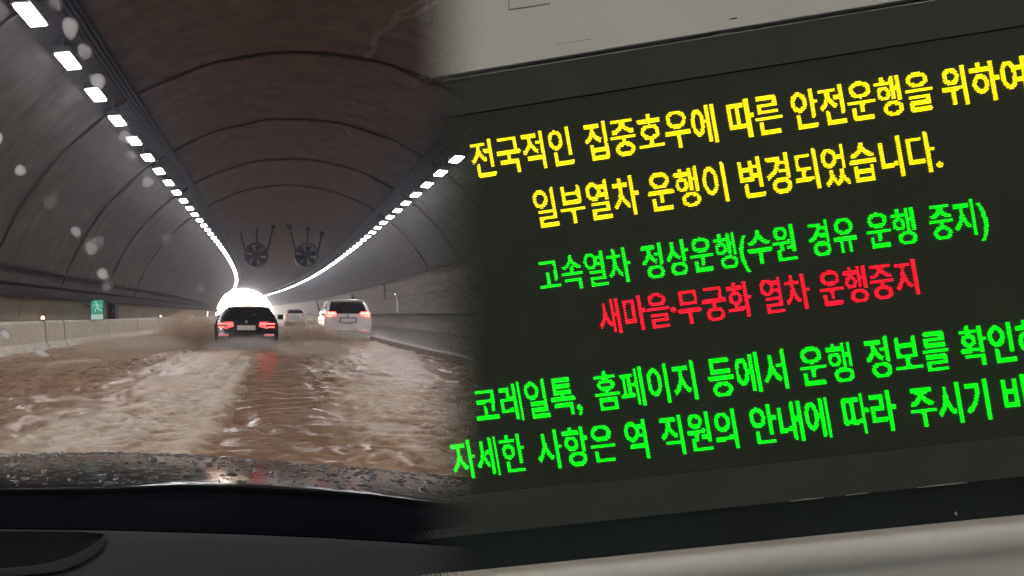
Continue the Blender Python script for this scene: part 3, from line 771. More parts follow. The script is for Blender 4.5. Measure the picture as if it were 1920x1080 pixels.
RG = [[samp(Lf, f / 24).lerp(samp(outer, f / 24), t_ / 5) + Vector((0, 0, .0018 * math.sin(math.pi * t_ / 5))) for t_ in range(6)] for f in range(25)]
rim.grid(RG)
rim.build('hood_rim', mat('rim_grey', (.017, .017, .020), .8, spec=.1), own, smooth=True)
# windscreen: clear pane, its plane leaning back towards the driver
def ws_y(z): return 1.15 - .45 * (z - .9)
mg = bpy.data.materials.new('clear_glass'); mg.use_nodes = True; mg.node_tree.nodes.remove(mg.node_tree.nodes['Principled BSDF'])
tb = mg.node_tree.nodes.new('ShaderNodeBsdfTransparent'); tb.inputs[0].default_value = (.985, .985, .985, 1); mg.node_tree.links.new(tb.outputs[0], mg.node_tree.nodes['Material Output'].inputs[0])
mb = MB(); mb.add([(-1.2, ws_y(.86), .86), (1.6, ws_y(.86), .86), (1.6, ws_y(2.4), 2.4), (-1.2, ws_y(2.4), 2.4)], [(0, 1, 2, 3)])
mb.build('windscreen', mg, own)
# drops of water on the windscreen
md = bpy.data.materials.new('water_drop'); md.use_nodes = True; nt = md.node_tree; n = nt.nodes; l = nt.links; p = n['Principled BSDF']
p.inputs['Base Color'].default_value = (.80, .76, .74, 1); p.inputs['Roughness'].default_value = .15; p.inputs['Subsurface Weight'].default_value = .0
tr = n.new('ShaderNodeBsdfTranslucent'); tr.inputs[0].default_value = (.9, .87, .85, 1); mi = n.new('ShaderNodeMixShader'); mi.inputs[0].default_value = .6
tp = n.new('ShaderNodeBsdfTransparent'); m2_ = n.new('ShaderNodeMixShader'); uvn = n.new('ShaderNodeUVMap'); sp = n.new('ShaderNodeSeparateXYZ'); l.new(uvn.outputs[0], sp.inputs[0])
mu = n.new('ShaderNodeMath'); mu.operation = 'MULTIPLY'; l.new(sp.outputs[0], mu.inputs[0]); l.new(sp.outputs[1], mu.inputs[1])
l.new(p.outputs[0], mi.inputs[1]); l.new(tr.outputs[0], mi.inputs[2]); l.new(mu.outputs[0], m2_.inputs[0]); l.new(tp.outputs[0], m2_.inputs[1]); l.new(mi.outputs[0], m2_.inputs[2]); l.new(m2_.outputs[0], n['Material Output'].inputs[0])
def drop(px, py, rx, ry, rot, op, lab):
    d = Vector(((px - 520) / 1100, 1, -(py - 590) / 1100)); s = 1.0
    for _ in range(30): s = ws_y(CAMZ + d.z * s)
    c = Vector((d.x * s, s, CAMZ + d.z * s)); k = s / 1100
    U = Vector((1, 0, 0)); V = Vector((0, -.45, 1)).normalized(); N = Vector((0, -1, -.45)).normalized()
    vs = []; uvs = []; nn = 18
    for f, hgt, a in ((1.08, 0, 0), (.85, .25, .45), (.6, .6, .85), (.25, .95, 1)):
        for i in range(nn):
            t_ = 2 * math.pi * i / nn; wob = 1 + .09 * math.sin(2 * t_ + px) + .06 * math.sin(3 * t_ + py)
            e1 = rx * math.cos(t_) * f * wob; e2 = ry * math.sin(t_) * f * wob
            a1 = e1 * math.cos(rot) - e2 * math.sin(rot); a2 = e1 * math.sin(rot) + e2 * math.cos(rot)
            vs.append(c + U * a1 * k + V * a2 * k + N * (.001 + min(rx, ry) * k * .35 * hgt)); uvs.append((a, op))
    mb = MB(); mb.add(vs, [(q * nn + i, q * nn + (i + 1) % nn, (q + 1) * nn + (i + 1) % nn, (q + 1) * nn + i) for q in range(3) for i in range(nn)] + [tuple(range(3 * nn, 4 * nn))])
    tag(mb.build('raindrop', md, uvs=uvs, smooth=True), lab, 'raindrop', 'raindrops on the windscreen')
for a in ((132, 52, 17, 19, .4, .85, 'large round raindrop beside the topmost ceiling lamps'), (104, 4, 14, 16, 0, .35, 'faint raindrop at the top edge between two lamps'),
          (159, 96, 14, 16, 0, .6, 'dim raindrop just right of the second lamp'), (184, 152, 14, 17, .5, .85, 'raindrop touching the third ceiling lamp'),
          (236, 256, 15, 14, 0, .55, 'raindrop behind the fifth lamp, overlapping it'), (246, 290, 11, 12, 0, .22, 'very faint raindrop under the fifth lamp'),
          (277, 341, 13, 13, 0, .6, 'grey raindrop left of the narrowing lamp row'), (39, 319, 12, 12, .5, .85, 'small bright raindrop alone on the far left wall'),
          (0, 258, 7, 12, 0, .85, 'half raindrop cut by the left edge of the picture'), (143, 434, 12, 12, .4, .6, 'raindrop above the smeared pair on the left wall'),
          (172, 464, 14, 17, -.7, .6, 'smeared double raindrop in the middle of the left wall'), (184, 452, 13, 13, .3, .28, 'faint upper half of the smeared double raindrop'),
          (94, 378, 15, 15, .3, .16, 'barely visible raindrop high on the left wall'), (193, 513, 13, 12, 0, .8, 'bright raindrop above the exit sign'), (201, 536, 11, 12, 0, .35, 'dim raindrop beside the short wall lamp'),
          (313, 447, 11, 11, 0, .22, 'pale raindrop near the right end of the left wall'), (376, 538, 10, 10, 0, .25, 'pale raindrop close above the portal'),
          (10, 626, 12, 12, 0, .75, 'raindrop in front of the barrier at the left edge'), (78, 661, 17, 9, -.35, .85, 'elongated raindrop low in front of the barrier base'),
          (45, 760, 8, 8, 0, .3, 'small pale raindrop over the brown water at the left'), (276, 948, 8, 7, 0, .4, 'small raindrop low on the glass above the dashboard, leftmost of three'), (386, 952, 9, 7, 0, .45, 'small raindrop low on the glass, middle of three'),
          (660, 984, 12, 8, 0, .22, 'dim raindrop low on the glass, rightmost of three'), (860, 294, 15, 9, .5, .0, '')):
    if a[5] > 0: drop(*a)

# ------------------------------------------------------------------ damp air in the tunnel
mb = MB(); mb.box(-60, 60, -60, 210, -1.3, 9.5)
hm = bpy.data.materials.new('damp_air'); hm.use_nodes = True; nt = hm.node_tree; nt.nodes.remove(nt.nodes['Principled BSDF']); pv = nt.nodes.new('ShaderNodeVolumePrincipled')
pv.inputs['Color'].default_value = (.72, .79, 1, 1); pv.inputs['Density'].default_value = .0019; pv.inputs['Anisotropy'].default_value = .8; nt.links.new(pv.outputs[0], nt.nodes['Material Output'].inputs['Volume'])
mb.build('haze', hm, kind='stuff')

# the text on the board: per line, per character: first column, first row, lit diodes of each row as a binary number
GLYPHS = [
[
(-5, 16, (917504, 917504, 933886, 933886, 917952, 917952, 1044928, 1045472, 1041376, 919536, 921464, 933436, 932895, 931854, 917506, 917600, 917616, 917616, 112, 112, 112, 2097136, 2097136, 1048544)),
(19, 17, (524284, 524284, 458752, 458752, 458752, 458752, 458752, 458752, 2097151, 4194303, 2097151, 3584, 3584, 3584, 524284, 524284, 524284, 458752, 458752, 458752, 458752, 458752, 458752)),
(43, 16, (458752, 466943, 466943, 466943, 458976, 458976, 520672, 520672, 459760, 460792, 462652, 474655, 465935, 462855, 393216, 524280, 524280, 524280, 458752, 458752, 458752, 458752, 458752, 458752)),
(67, 16, (458752, 458848, 459772, 460798, 462607, 462343, 462343, 461827, 462343, 462343, 462607, 460798, 459772, 458992, 458752, 458808, 458808, 458808, 56, 56, 56, 1048568, 1048568, 524280)),
(99, 16, (917504, 933886, 933886, 933886, 917952, 917952, 918496, 918496, 919536, 925560, 949822, 932895, 929798, 393216, 917616, 917616, 1048560, 1048560, 1048560, 917616, 917616, 1048560, 1048560, 524272)),
(122, 17, (2097148, 2097148, 15872, 15872, 32512, 128960, 2089980, 2064636, 1966140, 0, 4194303, 4194303, 7168, 7168, 65408, 262112, 517104, 983160, 917560, 983160, 524272, 262112, 65408)),
(146, 16, (7168, 7168, 7168, 2097150, 2097150, 2097148, 2048, 131008, 262128, 491760, 458808, 458808, 458872, 516592, 262112, 65472, 7168, 7168, 7680, 4194303, 4194303)),
(170, 17, (65472, 262128, 508152, 458808, 917560, 917560, 458808, 491640, 262128, 131040, 16128, 0, 4194303, 4194303, 4194303, 7168, 7168, 7168, 7168, 7168, 7168, 7168, 7168)),
(194, 16, (1892352, 1892352, 1892600, 1892860, 1893374, 1893262, 1894158, 1894151, 1894151, 1900295, 1900295, 1894151, 1894151, 1894150, 1893262, 1893278, 1893372, 1892856, 1892464, 1892352, 1892352, 1892352, 1892352, 1835008)),
(226, 16, (491520, 491520, 507903, 507903, 507839, 492423, 492423, 492423, 492423, 4162439, 4162439, 4162439, 492423, 492423, 492423, 524287, 524287, 507839, 491520, 491520, 491520, 491520, 491520, 491520)),
(249, 16, (524280, 1048568, 1048568, 917504, 983040, 1048568, 1048568, 56, 56, 1048568, 1048568, 0, 0, 8388607, 8388607, 0, 56, 56, 56, 56, 56, 1048568, 1048568, 1048568)),
(281, 16, (458752, 458976, 459768, 462846, 462622, 466447, 465927, 4135943, 4135943, 465927, 462622, 462846, 459772, 458976, 458752, 458808, 458808, 196664, 56, 56, 56, 1048568, 1048568, 524280)),
(305, 16, (917504, 917504, 933887, 933887, 917984, 917984, 1044960, 1044960, 1045488, 919536, 921400, 933438, 932895, 923663, 917506, 917552, 917616, 393328, 112, 112, 112, 1048560, 1048560, 1048560)),
(328, 16, (15872, 262080, 524272, 1016056, 917560, 917560, 917624, 1016048, 524272, 131008, 2048, 0, 8388607, 8388607, 15360, 7168, 7224, 7224, 7224, 56, 56, 1048568, 1048568, 1048560)),
(352, 16, (1884384, 1892576, 1892832, 1900543, 1900543, 1892352, 2089976, 2091004, 2092572, 1895436, 1895948, 1895964, 1894396, 1893360, 1835008, 130560, 524160, 2066368, 1835232, 1835232, 1835232, 2066368, 524160, 130560)),
(377, 16, (16256, 131056, 261112, 458812, 458780, 458780, 516344, 131056, 32704, 0, 4194303, 4194303, 0, 0, 524284, 524284, 458752, 524280, 524284, 524284, 28, 524284, 1048572, 524280)),
(407, 16, (917504, 921568, 925688, 933500, 931868, 946204, 946204, 931868, 933500, 925688, 921568, 917504, 1048575, 1048575, 925695, 918400, 918400, 918400, 918400, 918400, 918400, 918400, 918400, 917504)),
(431, 16, (459200, 459200, 459200, 491519, 491519, 491519, 458752, 459744, 462832, 8331256, 8330268, 8337436, 473102, 473102, 473116, 465980, 466936, 462832, 459712, 458752, 458752, 458752, 458752, 458752)),
(456, 16, (917504, 917504, 918008, 918524, 919454, 1048334, 1048071, 1048071, 921095, 920583, 920583, 921095, 1048071, 1048071, 1048078, 919326, 919548, 918520, 917728, 917504, 917504, 917504, 917504, 917504)),
],
[
(44, 52, (393216, 459248, 460796, 462846, 462351, 465927, 465927, 465927, 466439, 462606, 462846, 459772, 458976, 458752, 524280, 524280, 458752, 458752, 524280, 524280, 120, 56, 1048568, 1048568, 1048568)),
(67, 53, (393272, 917560, 917560, 983096, 1048568, 1048568, 983096, 917560, 917560, 1048568, 1048568, 524280, 0, 0, 4194303, 4194303, 7680, 7168, 7168, 7168, 7168, 7168, 7168, 7168)),
(92, 52, (393216, 458992, 459772, 524286, 524047, 523783, 465927, 465927, 523783, 524047, 524286, 459772, 459248, 0, 524280, 524280, 458752, 458752, 524280, 524280, 120, 56, 1048568, 1048568, 1048568)),
(115, 52, (458752, 459200, 459200, 459200, 475134, 475134, 475134, 459200, 459200, 459200, 8323520, 8323552, 8324064, 459744, 460656, 462712, 466492, 474142, 473103, 471046, 458752, 458752, 458752, 458752, 458752)),
(146, 53, (65408, 262112, 524272, 983160, 917560, 917560, 983160, 508400, 262112, 131008, 0, 4194302, 8388607, 8388607, 7168, 7168, 7224, 7224, 7224, 56, 56, 1048568, 1048568, 1048568)),
(170, 52, (1572864, 1892576, 1892576, 1900542, 1900543, 1900542, 1892576, 2091000, 2091004, 1895948, 1895950, 1895950, 1896220, 1894396, 1893360, 1835008, 130560, 524160, 1017824, 1835232, 1835232, 1835232, 1016800, 524224, 130560)),
(195, 52, (393216, 917504, 917984, 918520, 919548, 921372, 921102, 924686, 924679, 924679, 924679, 924679, 924679, 924679, 924686, 921102, 921372, 919548, 918520, 917728, 917504, 917504, 917504, 917504, 917504)),
(227, 52, (458752, 458752, 462343, 462343, 462343, 523783, 524287, 462847, 462847, 462343, 523783, 523783, 524287, 462847, 462847, 458752, 458800, 458808, 458808, 56, 56, 56, 1048568, 1048568, 524272)),
(250, 52, (917504, 917504, 925694, 925694, 925692, 1048064, 1048064, 921344, 919296, 919424, 1047488, 1047024, 917756, 917567, 917518, 982786, 262080, 524256, 983280, 917616, 917616, 983280, 524256, 262080, 65280)),
(274, 52, (393216, 917504, 917504, 933884, 933884, 917532, 917516, 917516, 917516, 917516, 917532, 933884, 933884, 918464, 917952, 917952, 917952, 983039, 983039, 925695, 917504, 917504, 917504, 917504, 917504)),
(298, 52, (393216, 393216, 393720, 395260, 397214, 396815, 523271, 523271, 523271, 396807, 397070, 395262, 394236, 393456, 393216, 114912, 114912, 114912, 115168, 254432, 254960, 1012664, 1998654, 1850910, 1575940)),
(321, 53, (7168, 7168, 7680, 15872, 32512, 128960, 517112, 2081020, 2031676, 0, 4194302, 4194303, 4194303, 0, 393272, 393272, 524280, 524280, 524280, 393272, 393272, 524280, 524280, 524280)),
(347, 52, (229376, 229376, 229376, 229383, 229383, 229383, 229383, 229383, 229383, 229383, 229383, 229383, 229383, 229383, 229383, 243719, 245759, 245759, 230399, 229376, 229376, 229376, 229376, 229376, 229376)),
(370, 52, (98304, 229376, 229376, 233471, 233471, 229383, 229383, 229383, 229383, 229383, 4161543, 4161543, 229383, 229383, 229383, 229383, 237559, 245759, 237567, 229376, 229376, 229376, 229376, 229376, 229376)),
(392, 71, (4, 31, 31, 14)),
],
[
(37, 98, (131068, 131068, 114688, 98304, 98304, 98304, 114688, 115584, 115584, 115584, 115584, 115584, 50048, 896, 896, 524287, 524287)),
(58, 96, (1536, 1792, 1792, 3840, 3968, 15808, 63728, 259710, 247580, 1792, 1792, 524287, 524287, 0, 0, 131068, 131068, 114688, 114688, 114688, 114688, 114688)),
(79, 96, (229376, 229880, 230396, 261902, 261638, 232967, 232967, 261638, 261902, 230396, 229880, 98304, 262128, 262128, 229376, 229376, 262128, 262128, 48, 112, 524272, 524272)),
(100, 96, (114784, 114912, 114912, 114912, 118783, 118783, 114912, 114912, 114912, 1032416, 1032432, 115184, 115184, 115640, 116508, 118558, 118287, 116738, 114688, 114688, 114688, 114688)),
(131, 96, (229376, 233470, 233471, 233471, 229600, 229600, 260320, 260592, 230392, 231352, 237342, 232975, 231431, 98304, 32736, 131056, 114808, 229432, 229432, 114808, 131056, 32704)),
(152, 96, (114688, 114912, 114912, 114912, 114912, 114912, 1032416, 1032688, 115704, 116668, 122654, 117775, 114694, 114688, 32736, 65520, 123000, 98360, 98360, 123000, 65520, 32736)),
(173, 96, (1024, 32736, 131056, 245880, 229432, 229400, 229432, 130040, 65520, 16256, 0, 1048575, 1048575, 3584, 3584, 3640, 3640, 1592, 56, 262136, 262136, 262136)),
(195, 96, (200816, 211056, 211056, 212991, 212991, 211056, 260604, 261086, 211718, 211718, 211846, 211966, 211196, 200704, 16128, 131040, 246000, 196656, 196656, 229488, 131040, 65472)),
(216, 99, (112, 48, 24, 28, 28, 14, 14, 15, 7, 7, 7, 7, 7, 7, 7, 15, 14, 14, 12, 28, 24, 56, 112)),
(223, 97, (3584, 3584, 3584, 7936, 16256, 31680, 127472, 1040638, 491580, 0, 0, 2097151, 2097151, 1048574, 3584, 3584, 3584, 3584, 3584, 3584, 3584)),
(245, 96, (458752, 460784, 462840, 465980, 464924, 464924, 465980, 462840, 460784, 483328, 491519, 491519, 459200, 520640, 520640, 459256, 458808, 56, 56, 56, 524280, 524280)),
(276, 96, (98304, 98304, 100350, 100350, 130816, 130816, 115584, 98752, 130528, 130800, 130172, 98367, 98319, 106368, 65504, 131056, 114744, 98360, 98360, 123000, 65520, 32704)),
(297, 97, (16352, 32752, 61560, 114716, 114716, 114716, 114716, 63736, 32752, 8128, 0, 524287, 524287, 524287, 12384, 12384, 12384, 12384, 12384, 12384, 12384)),
(325, 96, (1536, 32736, 131056, 245880, 229400, 229404, 229432, 130040, 65520, 16256, 0, 1048575, 1048575, 3584, 3584, 3608, 3608, 1560, 24, 262136, 262136, 262136)),
(347, 96, (471152, 471152, 471152, 475135, 475135, 471152, 520700, 521118, 471814, 471814, 471822, 472062, 471544, 471040, 32512, 131040, 246000, 458864, 458800, 229488, 262112, 65408)),
(378, 97, (131068, 131068, 3968, 3968, 8128, 32240, 260350, 254012, 0, 524287, 524287, 1792, 1792, 8160, 32752, 61560, 114716, 114716, 57400, 65528, 16352)),
(398, 96, (98304, 98304, 106494, 106494, 106494, 98496, 98496, 98496, 98496, 98784, 98784, 99296, 99312, 100152, 101948, 106014, 105487, 98310, 98304, 98304, 98304, 98304)),
(418, 99, (7, 6, 12, 28, 28, 56, 56, 56, 56, 112, 112, 112, 112, 112, 112, 56, 56, 56, 24, 28, 12, 6, 7)),
],
[
(84, 127, (471040, 471040, 471136, 471136, 471136, 471136, 471136, 471136, 487648, 520432, 520432, 471536, 471544, 471964, 475038, 474895, 472582, 471042, 471040, 471040, 471040, 458752)),
(107, 127, (57344, 57344, 58367, 58367, 58247, 58243, 58243, 58243, 516995, 516995, 516995, 58243, 58243, 58243, 58367, 58367, 58367, 57344, 57344, 57344, 57344, 57344)),
(127, 127, (8064, 65520, 127224, 229432, 229400, 245816, 131064, 65504, 0, 1048574, 1048575, 0, 0, 262136, 262136, 229376, 262136, 262136, 56, 56, 262136, 262136)),
(148, 137, (14, 31, 31, 4)),
(154, 128, (262136, 262136, 229432, 196664, 196664, 196664, 196664, 262136, 262136, 0, 0, 1048574, 2097151, 1048574, 3584, 3584, 3584, 3584, 3584, 3584, 3584)),
(176, 128, (262136, 262136, 196608, 196608, 229376, 229376, 229376, 2097150, 2097151, 2097151, 3584, 3584, 3584, 65504, 131056, 229496, 196664, 229432, 245880, 131056, 32704)),
(198, 127, (229824, 229824, 245758, 245758, 245758, 229824, 231408, 233464, 236572, 2071580, 2071580, 237116, 233464, 230368, 229824, 261568, 262143, 237567, 229376, 229376, 229376, 229376)),
(228, 127, (98304, 98812, 131070, 130959, 130823, 99843, 99843, 130823, 130959, 115710, 98552, 98304, 131064, 131064, 114688, 114688, 131064, 131064, 56, 56, 262136, 262136)),
(249, 127, (114784, 114784, 114784, 114928, 118783, 118783, 114784, 114784, 114912, 1032432, 1032432, 115184, 115192, 115608, 116636, 118543, 118279, 114691, 114688, 114688, 114688, 114688)),
(278, 127, (3840, 32752, 65528, 114748, 98332, 98332, 114748, 131064, 32752, 8064, 0, 1048575, 1048575, 3840, 1536, 1564, 1564, 1564, 28, 131068, 262140, 131064)),
(299, 127, (471136, 471136, 475134, 475135, 475134, 471280, 520700, 521116, 472846, 472838, 471822, 472060, 471544, 458752, 32640, 131040, 245984, 458864, 458864, 229616, 262112, 65408)),
(321, 128, (262142, 262142, 3968, 3968, 8128, 31984, 258174, 245790, 0, 524287, 524287, 1792, 1792, 16352, 65528, 127036, 114716, 114716, 122940, 65528, 16352)),
(342, 127, (229376, 229376, 237566, 237566, 229856, 229568, 229568, 229600, 229600, 229856, 229856, 230384, 230384, 231224, 232988, 245278, 235535, 229382, 229376, 229376, 229376, 229376)),
],
[
(-41, 174, (524284, 524284, 458752, 458752, 458752, 491520, 524284, 524284, 492540, 196608, 230144, 231168, 231168, 231168, 1792, 1792, 2097151, 2097151, 2097151)),
(-17, 171, (393216, 421888, 421888, 422399, 422399, 422399, 422336, 422336, 422336, 425920, 425983, 425983, 421895, 421895, 421895, 421895, 423687, 423935, 423935, 421888, 421888, 421888, 421888, 421888, 393216)),
(6, 171, (393216, 458976, 459768, 460798, 462622, 466439, 465927, 465927, 465927, 462350, 462846, 460796, 459248, 393216, 524272, 524272, 524272, 458752, 524272, 524272, 524272, 48, 1048560, 1048560, 1048560)),
(29, 172, (524280, 524280, 524280, 56, 524280, 524280, 262136, 56, 524280, 524280, 524280, 3584, 2097151, 4194303, 4194303, 0, 524280, 524284, 524284, 458752, 458752, 458752, 458752, 458752)),
(51, 190, (6, 15, 31, 30, 12, 14, 6)),
(69, 171, (3072, 3584, 7680, 1048574, 1048574, 16128, 131040, 262128, 491576, 491576, 262128, 131040, 16256, 3584, 4194303, 4194303, 0, 524280, 524280, 524280, 458776, 458776, 458808, 524280, 524280)),
(92, 171, (1835008, 1884160, 1884160, 1884160, 1888254, 1888254, 1885116, 1885080, 1885080, 1893272, 1900440, 1900440, 1893272, 1885080, 1885080, 1885080, 1888188, 1892351, 1888255, 1884160, 1884160, 1884160, 1884160, 1884160, 1835008)),
(117, 171, (196608, 229376, 229472, 229880, 230396, 231326, 231183, 232967, 232967, 232967, 232967, 232963, 232967, 232967, 232967, 231175, 231310, 230398, 229884, 229616, 229376, 229376, 229376, 229376, 229376)),
(139, 171, (393216, 917504, 917504, 933886, 933886, 933886, 917952, 917952, 917952, 917952, 917952, 918464, 918496, 919520, 919408, 921208, 925240, 949310, 948255, 929806, 917506, 917504, 917504, 917504, 917504)),
(170, 172, (524280, 1048568, 1048568, 56, 56, 56, 56, 1048568, 1048568, 1048568, 0, 4194303, 4194303, 4194302, 0, 65408, 262112, 517104, 983160, 917560, 983096, 508144, 262128, 131008)),
(195, 171, (917504, 946176, 946176, 946428, 946686, 946686, 947079, 947079, 947079, 947075, 950019, 950019, 950019, 947079, 947079, 947079, 947151, 946686, 946428, 946296, 946176, 946176, 946176, 946176, 917504)),
(218, 171, (786432, 917504, 917504, 917952, 917952, 917952, 917952, 917952, 917952, 1044928, 1045440, 918496, 919520, 919536, 921456, 925304, 932924, 949278, 948239, 925702, 917504, 917504, 917504, 917504, 917504)),
(250, 172, (16256, 131056, 262136, 491644, 458780, 458780, 458812, 508024, 262136, 65504, 3584, 0, 4194303, 4194303, 7680, 3584, 3612, 3612, 3612, 28, 28, 524284, 1048572, 1048572)),
(274, 172, (811104, 811104, 819199, 819199, 819199, 811008, 1041404, 1042430, 1042190, 812550, 812550, 812814, 812028, 811512, 811008, 32256, 262080, 1048544, 917744, 786544, 917616, 983520, 524256, 130944)),
(307, 171, (393216, 458752, 466943, 466943, 466943, 458976, 458976, 520672, 520672, 459760, 460792, 462652, 474655, 465935, 462855, 393216, 65472, 262128, 508144, 458808, 458808, 458872, 508144, 262112, 65472)),
(330, 173, (393240, 458780, 458780, 458780, 524284, 524284, 524284, 458780, 458780, 458780, 458812, 524284, 524284, 7680, 3584, 3584, 3584, 7680, 4194303, 4194303)),
(354, 172, (262136, 524284, 524280, 491520, 524284, 524284, 28, 524284, 524284, 524280, 0, 2097151, 2097151, 0, 262140, 524284, 524284, 458752, 524284, 524284, 28, 28, 524284, 524284)),
(385, 171, (384, 459200, 459200, 491518, 491518, 459712, 462840, 466936, 4135964, 4134940, 465980, 466936, 460784, 459200, 491518, 491519, 459262, 0, 524280, 524280, 458752, 458752, 458752, 458752, 458752)),
(409, 172, (458752, 458976, 459768, 460796, 462622, 466447, 465927, 465927, 465927, 466447, 462606, 462846, 460796, 459248, 458752, 458800, 458864, 458864, 112, 112, 112, 1048560, 1048560, 1048560)),
(432, 171, (196608, 229568, 229568, 229568, 245759, 245759, 245759, 229376, 229856, 231416, 4165628, 4165148, 4168718, 236558, 236558, 236558, 237084, 233468, 231416, 230368, 229376, 229376, 229376, 229376, 229376)),
],
[
(-71, 204, (458752, 458752, 475134, 475134, 475134, 459200, 459200, 459200, 459200, 459200, 4129728, 4129760, 459744, 460768, 462704, 466552, 474172, 490526, 473103, 458758, 458752, 458752, 458752, 458752, 458752)),
(-48, 204, (811008, 843776, 844000, 844000, 844000, 844000, 844000, 844000, 851168, 851680, 851680, 844272, 844272, 844784, 844728, 845628, 847646, 847375, 846862, 843776, 843776, 843776, 843776, 811008, 786432)),
(-25, 204, (459200, 459200, 459200, 475135, 475135, 458752, 459760, 462840, 4136828, 4135964, 465932, 465948, 465948, 462840, 460792, 459200, 458752, 458864, 458864, 112, 112, 112, 1048560, 1048560)),
(8, 204, (917504, 917504, 917952, 917952, 917952, 917952, 917952, 917952, 918464, 918464, 8258496, 8258528, 919520, 921456, 921200, 925240, 949310, 948255, 929806, 917508, 917504, 917504, 917504, 917504, 917504)),
(33, 204, (459200, 459200, 475135, 491519, 491519, 458752, 4130808, 4132860, 4136478, 465934, 465934, 465950, 466940, 462840, 459760, 458752, 131008, 262128, 508152, 458808, 458808, 491640, 262128, 131040, 32640)),
(57, 205, (65504, 262128, 508152, 458812, 983068, 983068, 491580, 524280, 262128, 65472, 0, 0, 4194303, 4194303, 0, 0, 56, 56, 56, 56, 56, 1048568, 1048568)),
(89, 204, (458752, 459248, 459772, 524286, 524046, 523783, 465927, 465927, 465927, 523783, 524062, 460798, 459768, 458976, 458752, 524272, 524280, 524280, 458752, 458752, 458752, 458752, 458752, 458752, 458752)),
(121, 204, (458752, 466942, 475135, 475135, 459200, 459232, 459232, 459232, 459760, 460784, 462648, 474686, 474143, 473103, 458754, 458752, 524280, 524280, 458752, 458752, 458752, 458752, 458752, 458752, 458752)),
(144, 204, (917504, 919536, 925688, 925244, 931868, 931868, 931868, 925564, 921592, 919520, 942080, 983039, 950271, 918527, 1044928, 1044928, 1044984, 918008, 917560, 56, 56, 56, 1048568, 1048568)),
(168, 204, (458752, 458752, 460784, 462844, 466492, 474126, 473102, 473102, 473102, 473102, 466462, 466940, 462840, 459744, 458752, 458752, 520192, 524287, 491519, 459007, 458752, 458752, 458752, 458752, 458752)),
(200, 204, (229376, 229472, 230396, 231422, 233375, 232967, 232967, 4168711, 4168711, 4165127, 232975, 233470, 231422, 229880, 229376, 229376, 229432, 229432, 229432, 56, 56, 56, 524280, 524280)),
(224, 204, (929792, 931840, 931840, 931847, 931847, 931847, 931847, 931847, 931847, 1013767, 1046535, 1046535, 1013767, 931847, 931847, 933639, 933887, 933887, 931903, 931840, 931840, 931840, 931840, 929792, 917504)),
(247, 204, (811008, 843776, 844024, 844284, 844798, 844686, 844686, 845575, 845575, 851719, 851719, 851719, 845575, 845575, 844679, 844686, 844766, 844284, 844024, 843808, 843776, 843776, 843776, 811008, 786432)),
(279, 204, (196608, 196608, 212862, 212991, 212991, 197511, 197511, 197511, 197511, 2032519, 4129671, 4129671, 197511, 197511, 197511, 213967, 229375, 262143, 200462, 196608, 196608, 196608, 196608, 196608, 196608)),
(303, 204, (114688, 114688, 116735, 116735, 116735, 116480, 116480, 116480, 116480, 2082815, 2082815, 2082815, 114695, 114695, 114695, 114695, 122879, 122879, 118783, 114688, 114688, 114688, 114688, 114688, 114688)),
(336, 205, (524284, 524284, 524284, 32736, 3840, 8064, 16320, 63968, 258300, 1040510, 491550, 0, 0, 2097151, 2097151, 3840, 3584, 3584, 3584, 3584, 3584, 3584, 3584, 3584)),
(359, 204, (458752, 458752, 458944, 458944, 458944, 458944, 458944, 459232, 459232, 459232, 459232, 459744, 459760, 460784, 460600, 462396, 474654, 474127, 473095, 458754, 458752, 458752, 458752, 458752, 458752)),
(382, 204, (458752, 458752, 462846, 462846, 462846, 462336, 462336, 462336, 462336, 460544, 460544, 459648, 459648, 459200, 459232, 458992, 458876, 458814, 458783, 458758, 458752, 458752, 458752, 458752, 458752)),
(413, 204, (458752, 458752, 462343, 462343, 462343, 462343, 462343, 462343, 462847, 4132863, 8327167, 8326663, 462343, 462343, 462343, 462343, 462847, 462847, 462847, 458752, 458752, 458752, 458752, 458752, 458752)),
],
]

